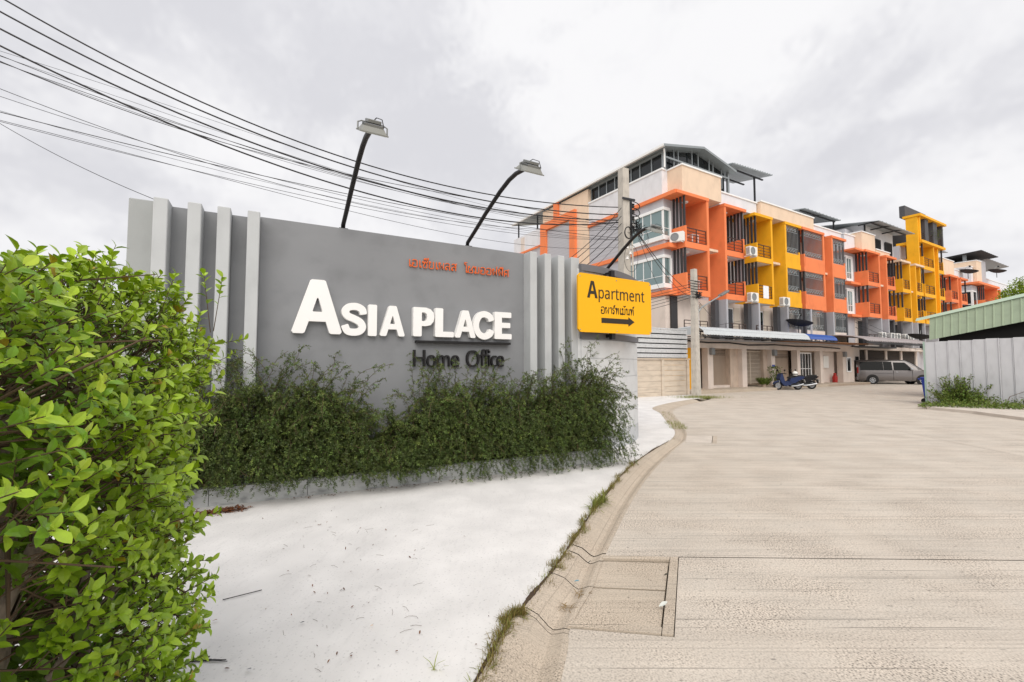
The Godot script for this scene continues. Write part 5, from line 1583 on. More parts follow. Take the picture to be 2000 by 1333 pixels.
func make_van() -> void:
	var v := thing("van", "brown-grey passenger van parked across the second row with dark tinted windows", "van", Vector3(28.05, 0, -36.3), -deg_to_rad(19.0))
	var xs := [0.0, 0.06, 0.25, 0.6, 1.0, 1.5, 2.0, 2.5, 2.9, 3.2, 3.5, 3.8, 4.1, 4.3, 4.5, 4.7, 4.9, 5.05, 5.15]
	var st := SurfaceTool.new()
	st.begin(Mesh.PRIMITIVE_TRIANGLES)
	for side in [1.0, -1.0]:
		for k in xs.size() - 1:
			var a := van_section(xs[k]); var b := van_section(xs[k + 1])
			for j in a.size() - 1:
				var q := [Vector3(xs[k], a[j].y, a[j].x * side), Vector3(xs[k + 1], b[j].y, b[j].x * side), Vector3(xs[k + 1], b[j + 1].y, b[j + 1].x * side), Vector3(xs[k], a[j + 1].y, a[j + 1].x * side)]
				for i in ([0, 2, 1, 0, 3, 2] if side > 0 else [0, 1, 2, 0, 2, 3]):
					st.add_vertex(q[i])
	for e in [0.0, 5.15]:
		var a := van_section(e)
		for j in a.size() - 1:
			for t in ([Vector3(e, 0.26, 0), Vector3(e, a[j].y, a[j].x), Vector3(e, a[j + 1].y, a[j + 1].x), Vector3(e, 0.26, 0), Vector3(e, a[j + 1].y, -a[j + 1].x), Vector3(e, a[j].y, -a[j].x)]):
				st.add_vertex(t)
	st.index()
	st.generate_normals()
	part(v, "body", st.commit(), M.van_paint)
	var patch := func(x0: float, x1: float, f0: float, f1: float, called: String, m: Material, lean := 0.0) -> void:
		for side in [1.0, -1.0]:
			var s := MB.new()
			var n := 8
			for k in n:
				for j in 3:
					var p := []
					for w in [[k, j], [k + 1, j], [k + 1, j + 1], [k, j + 1]]:
						var fr: float = lerpf(f0, f1, w[1] / 3.0)
						var x: float = lerpf(x0, x1, float(w[0]) / n) - lean * (w[1] / 3.0) * (float(w[0]) / n)
						var c := van_section(x)
						var belt: Vector2 = c[4]; var mid: Vector2 = c[5]; var hi: Vector2 = c[6]
						var q: Vector2 = belt.lerp(mid, fr / 0.5) if fr < 0.5 else mid.lerp(hi, (fr - 0.5) / 0.5)
						p.append(Vector3(x, q.y, (q.x + 0.022) * side))
					if side > 0: s.quad(p[0], p[1], p[2], p[3])
					else: s.quad(p[3], p[2], p[1], p[0])
			part(v, called, s, m)
	patch.call(0.2, 1.72, 0.02, 0.9, "side_window", M.van_glass)
	patch.call(1.75, 2.3, 0.02, 0.9, "side_window", M.van_glass)
	patch.call(2.4, 3.62, 0.02, 0.82, "door_window", M.van_glass, 0.5)
	var ws := MB.new()
	for k in 6:
		var x0 := lerpf(3.36, 4.2, k / 6.0); var x1 := lerpf(3.36, 4.2, (k + 1) / 6.0)
		var a := van_section(x0); var b := van_section(x1)
		ws.quad(Vector3(x0, a[7].y + 0.018, a[7].x), Vector3(x1, b[7].y + 0.018, b[7].x), Vector3(x1, b[8].y + 0.014, 0), Vector3(x0, a[8].y + 0.014, 0))
		ws.quad(Vector3(x0, a[8].y + 0.014, 0), Vector3(x1, b[8].y + 0.014, 0), Vector3(x1, b[7].y + 0.018, -b[7].x), Vector3(x0, a[7].y + 0.018, -a[7].x))
	part(v, "windscreen", ws, M.van_glass)
	for x in [0.98, 4.18]:
		for sd in [1.0, -1.0]:
			var ar := MB.new()
			ar.t = Transform3D(Basis(Vector3.RIGHT, PI / 2), Vector3(x, 0.36, 0.905 * sd))
			part(v, "wheel_arch", ar.lathe([Vector2(0.41, -0.05), Vector2(0.41, 0.05), Vector2(0.0, 0.05)] if sd > 0 else [Vector2(0.0, -0.05), Vector2(0.41, -0.05), Vector2(0.41, 0.05)], 22), M.trim_black)
			wheel(v, Vector3(x, 0.33, 0.87 * sd), 0.33, 0.22, sd)
	for sd in [1.0, -1.0]:
		part(v, "mirror", MB.new().bev(3.38, 3.56, 1.12, 1.28, 0.98 * sd, 1.14 * sd, 0.04), M.alloy)
		part(v, "tail_light", MB.new().bev(0.0, 0.09, 0.85, 1.35, 0.8 * sd, 0.9 * sd, 0.02), M.lamp_red)
		part(v, "headlight", MB.new().bev(4.75, 5.0, 0.72, 0.86, 0.58 * sd, 0.78 * sd, 0.03), M.lamp_glass)
		part(v, "door_handle", MB.new().bev(2.5, 2.66, 0.94, 0.98, 0.92 * sd, 0.965 * sd, 0.01), M.alloy)
		part(v, "door_seam", MB.new().box(2.345, 2.36, 0.36, 1.08, 0.93 * sd, 0.9555 * sd).box(1.05, 2.3, 0.86, 0.872, 0.92 * sd, 0.954 * sd).box(3.55, 3.565, 0.36, 1.06, 0.93 * sd, 0.9555 * sd), M.trim_black)
	part(v, "rear_spoiler", MB.new().bev(-0.12, 0.3, 1.84, 1.89, -0.68, 0.68, 0.02), M.van_paint)
	part(v, "bumper", MB.new().bev(-0.08, 0.2, 0.3, 0.58, -0.88, 0.88, 0.05), M.van_paint)
	part(v, "front_bumper", MB.new().bev(4.95, 5.22, 0.28, 0.55, -0.68, 0.68, 0.06), M.trim_black)

func scooter(at: Vector3, turn: float, label: String, paint: Material, plate: bool) -> void:
	var s := thing("motor_scooter", label, "scooter", at, turn, "scooters parked by the tiled step")
	# nose towards -x
	wheel(s, Vector3(-0.64, 0.27, 0), 0.27, 0.09, 1.0, 5)
	wheel(s, Vector3(0.62, 0.27, 0), 0.27, 0.11, 1.0, 5)
	part(s, "fork", MB.new().tube([Vector3(-0.64, 0.27, 0.07), Vector3(-0.46, 0.85, 0.05)], 0.022, 6).tube([Vector3(-0.64, 0.27, -0.07), Vector3(-0.46, 0.85, -0.05)], 0.022, 6), M.alloy)
	part(s, "front_shield", MB.new().prism(PackedVector2Array([Vector2(-0.62, 0.72), Vector2(-0.52, 0.98), Vector2(-0.42, 1.02), Vector2(-0.36, 0.8), Vector2(-0.26, 0.42), Vector2(-0.12, 0.34), Vector2(-0.12, 0.26), Vector2(-0.34, 0.28), Vector2(-0.48, 0.45)]), -0.19, 0.19), paint)
	part(s, "floor_tunnel", MB.new().prism(PackedVector2Array([Vector2(-0.3, 0.3), Vector2(-0.2, 0.55), Vector2(0.0, 0.52), Vector2(0.2, 0.66), Vector2(0.3, 0.3)]), -0.13, 0.13), paint)
	part(s, "rear_body", MB.new().prism(PackedVector2Array([Vector2(0.05, 0.5), Vector2(0.1, 0.72), Vector2(0.75, 0.86), Vector2(0.98, 0.82), Vector2(0.9, 0.7), Vector2(0.62, 0.58), Vector2(0.35, 0.42)]), -0.16, 0.16), paint)
	part(s, "seat", MB.new().prism(PackedVector2Array([Vector2(0.02, 0.73), Vector2(0.1, 0.82), Vector2(0.45, 0.83), Vector2(0.55, 0.9), Vector2(0.88, 0.92), Vector2(0.9, 0.86), Vector2(0.5, 0.8)]), -0.15, 0.15), M.seat_black)
	part(s, "engine", MB.new().bev(0.1, 0.66, 0.2, 0.42, -0.14, 0.14, 0.04), M.dark_steel)
	part(s, "exhaust", MB.new().tube([Vector3(0.1, 0.24, 0.17), Vector3(0.45, 0.26, 0.18), Vector3(0.86, 0.36, 0.18)], [0.03, 0.055, 0.06], 8), M.alloy)
	part(s, "front_mudguard", MB.new().prism(PackedVector2Array([Vector2(-0.93, 0.36), Vector2(-0.86, 0.5), Vector2(-0.66, 0.59), Vector2(-0.45, 0.52), Vector2(-0.4, 0.42), Vector2(-0.6, 0.52), Vector2(-0.84, 0.44)]), -0.07, 0.07), paint)
	part(s, "rear_mudguard", MB.new().prism(PackedVector2Array([Vector2(0.7, 0.68), Vector2(0.95, 0.62), Vector2(1.02, 0.4), Vector2(0.98, 0.38), Vector2(0.9, 0.56), Vector2(0.7, 0.6)]), -0.07, 0.07), M.trim_black)
	part(s, "handlebar", MB.new().tube([Vector3(-0.3, 1.0, 0.36), Vector3(-0.42, 1.03, 0.15), Vector3(-0.42, 1.03, -0.15), Vector3(-0.3, 1.0, -0.36)], 0.022, 6), M.trim_black)
	for z in [0.3, -0.3]:
		part(s, "mirror", MB.new().tube([Vector3(-0.38, 1.02, z), Vector3(-0.4, 1.2, z * 1.15)], 0.008, 5).bev(-0.42, -0.38, 1.16, 1.27, z * 1.15 - 0.07, z * 1.15 + 0.07, 0.015), M.trim_black)
	part(s, "tail_light", MB.new().bev(0.94, 1.0, 0.74, 0.82, -0.1, 0.1, 0.015), M.lamp_red)
	if plate:
		var p := MB.new()
		p.t = Transform3D(Basis(Vector3(0, 0, 1), 0.35), Vector3(1.02, 0.56, 0))
		part(s, "number_plate", p.box(-0.005, 0.005, -0.09, 0.09, -0.11, 0.11), M.plate_white)

func make_street_things() -> void:
	make_van()
	scooter(row(5.5, 0, 1.6), ROW_TURN - 0.5, "blue scooter with a pale helmet on its seat", M.moped_blue, true)
	scooter(row(7.3, 0, 1.45), ROW_TURN - 0.75, "black scooter beside the blue one, nearer the barred glass door", M.moped_black, true)
	var hm := thing("helmet", "white and dark crash helmet on the blue scooter's seat", "helmet", row(5.93, 0.9, 1.83), ROW_TURN)
	part(hm, "shell", MB.new().lathe([Vector2(0.12, -0.02), Vector2(0.155, 0.05), Vector2(0.15, 0.14), Vector2(0.11, 0.22), Vector2(0.04, 0.26), Vector2(0.0, 0.262)], 14), M.plate_white)
	part(hm, "stripe", MB.new().lathe([Vector2(0.152, 0.045), Vector2(0.159, 0.06), Vector2(0.158, 0.1), Vector2(0.15, 0.11)], 14), M.trim_black)
	var g := thing("gas_cylinder", "small dark red cylinder standing by the wall left of the white-framed window", "gas cylinder", row(15.9, 0.17, -0.3), 0.0)
	part(g, "body", MB.new().lathe([Vector2(0.0, 0.0), Vector2(0.17, 0.0), Vector2(0.18, 0.05), Vector2(0.18, 0.42), Vector2(0.12, 0.54), Vector2(0.05, 0.58)], 14), M.red_paint)
	part(g, "collar", MB.new().lathe([Vector2(0.1, 0.56), Vector2(0.1, 0.72), Vector2(0.085, 0.72), Vector2(0.085, 0.56)], 12), M.red_paint)
	part(g, "valve", MB.new().lathe([Vector2(0.03, 0.58), Vector2(0.03, 0.68), Vector2(0.0, 0.69)], 8), M.alloy)
	# blue bin at the end of the sheet fence
	var b := thing("wheelie_bin", "blue bin standing at the near corner of the sheet-metal fence", "bin", Vector3(17.42, 0, -18.3), 0.66)
	var s := MB.new()
	var q := [Vector3(-0.2, 0.05, 0.22), Vector3(0.2, 0.05, 0.22), Vector3(0.2, 0.05, -0.22), Vector3(-0.2, 0.05, -0.22)]
	var u := [Vector3(-0.26, 1.0, 0.3), Vector3(0.26, 1.0, 0.3), Vector3(0.26, 1.0, -0.3), Vector3(-0.26, 1.0, -0.3)]
	for k in 4: s.quad(q[k], q[(k + 1) % 4], u[(k + 1) % 4], u[k])
	s.quad(q[3], q[2], q[1], q[0])
	part(b, "body", s, M.bin_blue)
	part(b, "lid", MB.new().bev(-0.29, 0.29, 1.0, 1.07, -0.34, 0.34, 0.025), M.bin_blue)
	part(b, "handle", MB.new().tube([Vector3(-0.22, 0.95, -0.34), Vector3(-0.22, 1.0, -0.4), Vector3(0.22, 1.0, -0.4), Vector3(0.22, 0.95, -0.34)], 0.018, 6), M.bin_blue)
	for x in [-0.2, 0.2]:
		var w := MB.new()
		w.t = Transform3D(Basis(Vector3(0, 0, 1), PI / 2), Vector3(x, 0.1, -0.24))
		part(b, "wheel", w.lathe([Vector2(0.0, -0.03), Vector2(0.1, -0.03), Vector2(0.1, 0.03), Vector2(0.0, 0.03)], 14), M.tyre)
	# towel, air conditioners, dishes
	var t := thing("towel", "white cloth drying over the yellow balcony railing", "towel", row(5.95, 5.9, 0.0), ROW_TURN)
	part(t, "cloth", MB.new().bev(0.0, 0.62, 0.05, 0.9, -0.02, 0.02, 0.015), M.cloth_white)
	ac_unit(row(-2.05, 8.68, -0.35), ROW_TURN - 1.2, "air conditioner on the orange ledge beside the upper corner window")
	ac_unit(row(4.15, 8.5, 0.35), ROW_TURN, "upper air conditioner between the orange and yellow bays")
	ac_unit(row(4.15, 5.55, 0.35), ROW_TURN, "lower air conditioner between the orange and yellow bays")
	ac_unit(row(7.95, 5.55, 0.3), ROW_TURN, "air conditioner between the two yellow bays, below the drying cloth's level")
	for k in 5:
		ac_unit(row(23.6 + k * 1.5 + 0.3 * (k % 2), 3.75, 0.1), ROW_TURN, ["leftmost", "second", "third", "fourth", "rightmost"][k] + " air conditioner above the dark curved canopy")
	satellite_dish(row(9.2, 3.6, 0.5), ROW_TURN + 0.3, "dark satellite dish on the white canopy near its blue end")
	satellite_dish(row(28.0, 3.2, 1.2), ROW_TURN + 0.3, "dark satellite dish over the far end of the curved canopy")
	satellite_dish(row(46.3, 11.2, 0.2), ROW_TURN - 0.2, "satellite dish on the rooftop of the farthest white block, left side")
	satellite_dish(row(57.2, 12.4, 0.2), ROW_TURN - 0.2, "satellite dish on the farthest roof, right of the grey pier")
	for k in 2:
		var at := row(-0.5, [8.7, 5.95][k], -0.5)
		var tb := thing("balcony_table", ["small table with a plant on the upper orange corner balcony", "small table with a plant on the lower orange corner balcony"][k], "table", at, ROW_TURN, "small balcony tables")
		part(tb, "top", MB.new().bev(-0.3, 0.3, 0.6, 0.63, -0.25, 0.25, 0.01), M.frame_white)
		for q2 in [[-0.26, -0.2], [0.26, -0.2], [-0.26, 0.2], [0.26, 0.2]]:
			part(tb, "leg", MB.new().box(q2[0] - 0.02, q2[0] + 0.02, 0.0, 0.6, q2[1] - 0.02, q2[1] + 0.02), M.frame_white)

# ---------------------------------------------------------------- plants
func leaf_mesh(width: float, fold: float, droop: float) -> ArrayMesh:      # along +x, one long, face up
	var s := MB.new()
	var ts := [0.0, 0.12, 0.32, 0.58, 0.8, 1.0]
	var ws := [0.05, 0.22, 0.43, 0.5, 0.33, 0.0]
	for k in 5:
		for sd in [1.0, -1.0]:
			var f := func(j: int, e: float) -> Vector3:
				var w: float = ws[j] * width * e
				return Vector3(ts[j], fold * absf(w) - droop * ts[j] * ts[j] + 0.06 * sin(ts[j] * 3.1), w * sd)
			if sd > 0: s.quad(f.call(k, 0.0), f.call(k, 1.0), f.call(k + 1, 1.0), f.call(k + 1, 0.0))
			else: s.quad(f.call(k, 1.0), f.call(k, 0.0), f.call(k + 1, 0.0), f.call(k + 1, 1.0))
	return s.mesh()

func basis_to(dir: Vector3, up: Vector3, size: float) -> Basis:
	var x := dir.normalized()
	var y := up - x * up.dot(x)
	y = y.normalized() if y.length() > 0.01 else x.cross(Vector3(0.3, 0.2, 0.9)).normalized()
	return Basis(x * size, y * size, x.cross(y) * size)

func rv(r: RandomNumberGenerator, a := 1.0) -> Vector3:
	return Vector3(r.randf_range(-a, a), r.randf_range(-a, a), r.randf_range(-a, a))

func make_hedge() -> void:
	var r := RandomNumberGenerator.new()
	r.seed = 77
	var base := Vector3(-1.6, 0, -1.3)
	var h := thing("hedge", "bright green clipped hedge with broad glossy leaves, filling the left foreground", "hedge", base)
	var places := []
	var tints := []
	var twigs := MB.new()
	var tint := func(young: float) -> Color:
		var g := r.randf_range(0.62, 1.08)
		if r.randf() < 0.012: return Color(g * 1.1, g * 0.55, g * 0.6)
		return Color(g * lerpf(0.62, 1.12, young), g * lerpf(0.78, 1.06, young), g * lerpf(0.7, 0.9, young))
	var sprig := func(p: Vector3, d: Vector3, len_: float, n: int, out: Vector3, young: float) -> void:
		d = d.normalized()
		var side := d.cross(Vector3.UP + rv(r, 0.3)).normalized()
		var up := side.cross(d).normalized()
		twigs.tube([p - d * 0.05, p + d * len_], [0.0022, 0.0012], 4, false)
		for k in n:
			var t := 0.15 + 0.85 * sqrt((k + 0.6) / n)
			var w := k * 2.4 + r.randf() * 0.8
			var rad := side * cos(w) + up * sin(w)
			var ld := (d * lerpf(0.25, 0.75, t) + rad * 0.9 + Vector3.UP * 0.06).normalized()
			var lu := (Vector3.UP * 0.65 + out * 0.55 + d * 0.85 + rv(r, 0.3)).normalized()
			var size := r.randf_range(0.032, 0.055) * lerpf(1.0, 0.8, t)
			places.append(Transform3D(basis_to(ld, lu, size), p + d * len_ * t - base))
			tints.append(tint.call(clampf(young * 0.5 + t * 0.5 + r.randf_range(-0.25, 0.2), 0, 1)))
	var face := func(s: float, y: float) -> Vector3:
		var bulge := 0.05 * sin(s * 5.1 + y * 3.3) + 0.04 * sin(y * 6.7 - s * 2.0)
		var rnd := 0.28 * pow(clampf((s - 1.05) / 0.5, 0.0, 1.0), 2.0) + 0.22 * pow(clampf((y - 1.62) / 0.3, 0.0, 1.0), 2.0) + 0.16 * clampf((0.9 - y) / 0.9, 0.0, 1.0)
		return Vector3(-0.95 - 0.22 * s + bulge - rnd, y, -0.45 - s)
	var hollow := func(s: float, y: float) -> bool: return pow((s - 0.42) / 0.3, 2.0) + pow((y - 0.8) / 0.42, 2.0) < 1.0
	var outn := Vector3(0.97, 0.1, -0.22).normalized()
	for k in 1300:
		var s := r.randf_range(0.15, 1.62)
		var y := r.randf_range(0.02, 1.93 - 0.13 * clampf((0.95 - s) / 0.5, 0.0, 1.0) - 0.2 * pow(clampf((s - 1.1) / 0.5, 0.0, 1.0), 2.0))
		if hollow.call(s, y) and r.randf() < 0.9: continue
		var p: Vector3 = face.call(s, y) + Vector3(-0.12 * r.randf(), 0, 0)
		var d := outn * 0.8 + Vector3.UP * (0.35 + 0.6 * clampf((y - 1.4) / 0.5, 0, 1)) + rv(r, 0.5)
		if s > 1.35: d += Vector3(0, 0, -0.7)
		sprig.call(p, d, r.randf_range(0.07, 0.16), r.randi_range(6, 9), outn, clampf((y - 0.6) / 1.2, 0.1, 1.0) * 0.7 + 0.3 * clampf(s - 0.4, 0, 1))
	# crown: upright shoots, some standing clear of the clipped top
	for k in 260:
		var s := r.randf_range(0.1, 1.6)
		var dd := r.randf_range(0.0, 0.6)
		var y := 1.86 - 0.13 * clampf((0.95 - s) / 0.5, 0.0, 1.0) - 0.22 * pow(clampf((s - 1.1) / 0.5, 0.0, 1.0), 2.0) + r.randf_range(-0.08, 0.03)
		sprig.call(Vector3(-1.06 - 0.22 * s - dd, y, -0.45 - s), Vector3(0.25, 1, 0) + rv(r, 0.45), r.randf_range(0.08, 0.15), r.randi_range(6, 9), Vector3.UP * 0.4, 1.0)
	for q in [[1.12, 0.25, 0.26], [0.95, 0.1, 0.16], [0.72, 0.1, 0.12], [1.2, 0.02, 0.16], [1.5, -0.05, 0.2], [1.55, 0.0, 0.22], [0.8, 0.2, 0.1], [1.35, 0.1, 0.15]]:
		sprig.call(Vector3(-1.04 - 0.22 * q[0] - q[1], 1.84, -0.45 - q[0]), Vector3(0.15, 1, 0) + rv(r, 0.3), q[2], 9, Vector3.ZERO, 0.8)
	for q in [[1.5, 1.72], [1.56, 1.6], [1.6, 1.3], [1.6, 0.9], [1.5, 0.62], [1.52, 0.55], [1.45, 0.35]]:
		var p: Vector3 = face.call(q[0], q[1])
		sprig.call(p + Vector3(0.05, 0, 0), Vector3(0.9, 0.4, -0.3) + rv(r, 0.2), 0.2, 9, outn, 0.9)
	# inner leaves, tinted darker to paint the shade within the hedge
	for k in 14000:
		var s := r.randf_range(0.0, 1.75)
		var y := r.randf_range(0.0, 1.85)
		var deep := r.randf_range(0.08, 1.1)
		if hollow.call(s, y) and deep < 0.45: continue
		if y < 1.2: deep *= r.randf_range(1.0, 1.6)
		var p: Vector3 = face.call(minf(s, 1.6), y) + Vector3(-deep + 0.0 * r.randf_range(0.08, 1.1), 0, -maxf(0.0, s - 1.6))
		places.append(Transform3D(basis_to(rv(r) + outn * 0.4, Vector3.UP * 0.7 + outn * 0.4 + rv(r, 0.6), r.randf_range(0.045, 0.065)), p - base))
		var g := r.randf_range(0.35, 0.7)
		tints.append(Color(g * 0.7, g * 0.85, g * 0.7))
	for k in 900:       # bare inner wood
		var s := r.randf_range(0.0, 1.6)
		var y := r.randf_range(0.1, 1.75)
		var p: Vector3 = face.call(s, y) + Vector3(-r.randf_range(0.18, 0.9), 0, 0)
		twigs.tube([p, p + rv(r, 0.16), p + outn * 0.14 + rv(r, 0.2)], [0.006, 0.004, 0.002], 4, false)
	# the 300 nearest leaves in view are leaves of their own, the rest one mass
	var order := []
	for k in places.size():
		var p: Vector3 = places[k].origin + base - Vector3(0, 1.65, 0)
		var u := p.x / -p.z
		if p.z < -0.5 and u > -1.15 and p.y / -p.z > -0.72 and p.y / -p.z < 0.8:
			order.append([p.length(), k])
	order.sort_custom(func(a: Array, b: Array) -> bool: return a[0] < b[0])
	var shapes := [leaf_mesh(0.56, 0.2, 0.1), leaf_mesh(0.5, 0.28, 0.22), leaf_mesh(0.6, 0.14, 0.02)]
	var own := {}
	for j in mini(300, order.size()):
		var k: int = order[j][1]
		own[k] = true
		var c: Color = tints[k]
		var o := part(h, "leaf", shapes[k % 3], M.leaf if c.r > 0.8 else M.leaf_dark)
		if c.r > 1.0: o.material_override = M.leaf_yellow
		o.transform = places[k]
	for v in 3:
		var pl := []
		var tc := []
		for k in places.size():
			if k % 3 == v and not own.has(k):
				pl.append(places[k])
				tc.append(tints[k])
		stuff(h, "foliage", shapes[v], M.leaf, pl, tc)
	var tw := part(h, "twigs", twigs, M.twig)
	tw.position = -base
	tw.set_meta("kind", "stuff")
	# stems
	for q in [[[-1.52, 0.0, -1.2], [-1.47, 0.5, -1.2], [-1.42, 0.95, -1.25], [-1.5, 1.5, -1.3], 0.05], [[-1.55, 0.25, -1.22], [-1.38, 0.75, -1.2], [-1.28, 1.0, -1.2], [-1.2, 1.25, -1.25], 0.028], [[-1.5, 0.4, -1.25], [-1.3, 0.75, -1.35], [-1.2, 0.95, -1.45], [-1.15, 1.1, -1.5], 0.015], [[-1.46, 0.7, -1.22], [-1.36, 0.85, -1.05], [-1.28, 1.1, -1.0], [-1.25, 1.3, -0.95], 0.014], [[-1.45, 0.1, -1.6], [-1.5, 0.8, -1.62], [-1.45, 1.4, -1.6], [-1.5, 1.7, -1.6], 0.03], [[-1.5, 0.2, -1.25], [-1.35, 0.45, -1.35], [-1.22, 0.6, -1.5], [-1.2, 0.75, -1.6], 0.012]]:
		var pts := []
		for k in 4: pts.append(Vector3(q[k][0] - 0.0 - 0.06 * q[k][1] * (1.0 if q[4] < 0.04 else 0.0), q[k][1], q[k][2]) - base)
		var line := []
		for k in 3:
			for j in 4:
				line.append((pts[k] as Vector3).cubic_interpolate(pts[k + 1], pts[maxi(k - 1, 0)], pts[mini(k + 2, 3)], j / 4.0))
		line.append(pts[3])
		var rr := []
		for k in line.size(): rr.append(q[4] * (1.0 - 0.45 * k / line.size()) * (1.0 + 0.12 * sin(k * 1.9)))
		part(h, "stem", MB.new().tube(line, rr, 9), M.bark)

func sprig_mesh(n: int, leaf: float, len_: float, seed_: int) -> ArrayMesh:      # small twig along +x with tiny leaves
	var r := RandomNumberGenerator.new()
	r.seed = seed_
	var s := MB.new()
	s.tube([Vector3.ZERO, Vector3(len_, 0, 0)], 0.0016, 3, false)
	for k in n:
		var t := len_ * (k + 0.6) / n
		var w := k * 2.5 + r.randf()
		var d := (Vector3(0.5, cos(w), sin(w)) + rv(r, 0.2)).normalized()
		var side := d.cross(rv(r) + Vector3.UP).normalized() * leaf * 0.28
		var p := Vector3(t, 0, 0)
		s.tri(p, p + d * leaf * 0.55 + side, p + d * leaf)
		s.tri(p, p + d * leaf, p + d * leaf * 0.55 - side)
	return s.mesh()

func make_shrubs() -> void:
	var r := RandomNumberGenerator.new()
	r.seed = 31
	var meshes := [sprig_mesh(9, 0.021, 0.075, 1), sprig_mesh(8, 0.019, 0.06, 2), sprig_mesh(10, 0.023, 0.085, 3)]
	var clumps := [
		["leftmost dark small-leaved shrub, half behind the bright hedge", [[-5.75, 1.5], [-5.3, 1.5], [-4.95, 1.55]]],
		["tall loose dark shrub under the biggest white letter", [[-4.62, 1.6], [-4.25, 1.55], [-3.95, 1.4]]],
		["low dark shrub at the dip between the two tall masses", [[-3.45, 0.88], [-3.1, 0.95]]],
		["dark shrub reaching up over the black lettering", [[-2.8, 1.42], [-2.4, 1.55], [-2.0, 1.42]]],
		["dark shrub below the right end of the black lettering", [[-1.6, 1.28], [-1.2, 1.32], [-0.8, 1.42]]],
		["tall dark shrub in front of the right-hand fins, at the end of the planter", [[-0.45, 1.5], [-0.12, 1.72], [0.08, 1.55]]]]
	for q in clumps:
		var x0: float = q[1][0][0]
		var t := thing("shrub", q[0], "shrub", wal(x0, 0.2, 0.35), WALL_TURN, "dark shrubs in the planter along the sign wall")
		var br := MB.new()
		var pl := [[], [], []]
		var tc := [[], [], []]
		for c in q[1]:
			var kz := lerpf(0.45, 0.92, (c[0] + 5.3) / 5.5)        # the kerb's distance from the wall here
			for k in 100:
				var long := r.randf() < 0.15
				var top: float = c[1] * (r.randf_range(0.85, 1.17) if long else r.randf_range(0.3, 0.95))
				var p0 := Vector3(c[0] + r.randf_range(-0.15, 0.15), 0.2, r.randf_range(0.12, kz * 0.7))
				var az := r.randf_range(-PI, PI)
				var reach := r.randf_range(0.1, 0.42)
				var ex := cos(az) * reach * 1.1
				var ez := sin(az) * reach * 0.8 + 0.12
				var z1 := clampf(p0.z + ez, 0.06, kz + 0.26)
				var p1 := p0 + Vector3(ex * 0.35, top * 0.75, (z1 - p0.z) * 0.5)
				var p2 := Vector3(p0.x + ex, top, z1)
				var fall := r.randf_range(0.05, 0.4) if not long else -0.05
				var p3 := Vector3(p0.x + ex * 1.45 + r.randf_range(-0.1, 0.1), maxf(0.3 if c[0] < -2.6 else 0.1, top - fall), clampf(z1 + ez * 0.5 + 0.06, 0.06, kz + 0.34))
				var line := []
				for j in 13:
					var s := j / 12.0
					line.append(p0.bezier_interpolate(p1, p2, p3, s) + rv(r, 0.014))
				br.tube(line, 0.0035 if not long else 0.003, 3, false)
				for j in range(2, 13):
					var d: Vector3 = (line[j] as Vector3) - (line[j - 1] as Vector3)
					for i in (3 if not long or j < 8 else 2):
						var v := r.randi() % 3
						var dir := d.normalized() * 0.5 + rv(r, 0.9) + Vector3.DOWN * 0.15
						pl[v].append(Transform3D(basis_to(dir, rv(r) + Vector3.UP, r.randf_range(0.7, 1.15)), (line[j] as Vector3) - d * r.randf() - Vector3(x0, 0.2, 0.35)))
						var g := r.randf_range(0.4, 1.1)
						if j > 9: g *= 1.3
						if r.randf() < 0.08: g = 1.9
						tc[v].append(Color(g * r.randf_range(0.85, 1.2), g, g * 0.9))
			# the face that hangs over the kerb
			for k in 58:
				var low := 0.34 if c[0] < -2.6 else 0.2
				var y := r.randf_range(low, c[1] * 0.8)
				var zz := kz + 0.12 + 0.14 * sin(y * 2.6) + r.randf_range(-0.12, 0.08)
				var x: float = c[0] + r.randf_range(-0.28, 0.28)
				for j in 9:
					var v := r.randi() % 3
					var p := Vector3(x + r.randf_range(-0.05, 0.05), y - j * 0.035, zz + 0.012 * j - 0.02 * r.randf())
					if p.y < low - 0.08 + 0.06 * sin(x * 31.0): continue
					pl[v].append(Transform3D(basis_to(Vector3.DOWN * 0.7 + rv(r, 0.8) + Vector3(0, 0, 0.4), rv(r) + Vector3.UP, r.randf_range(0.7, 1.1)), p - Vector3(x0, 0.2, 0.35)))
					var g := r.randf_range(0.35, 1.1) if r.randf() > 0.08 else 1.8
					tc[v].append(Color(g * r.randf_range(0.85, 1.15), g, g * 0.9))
		br.t = Transform3D()
		var bo := part(t, "branches", br, M.twig)
		bo.position = -Vector3(x0, 0.2, 0.35)
		bo.set_meta("kind", "stuff")
		for v in 3:
			stuff(t, "foliage", meshes[v], M.shrub_leaf, pl[v], tc[v])

func blade_mesh() -> ArrayMesh:
	var s := MB.new()
	s.quad(Vector3(0, 0, -0.03), Vector3(0, 0, 0.03), Vector3(0.08, 0.5, 0.024), Vector3(0.08, 0.5, -0.024))
	s.quad(Vector3(0.08, 0.5, -0.024), Vector3(0.08, 0.5, 0.024), Vector3(0.3, 0.85, 0.01), Vector3(0.3, 0.85, -0.01))
	return s.mesh()

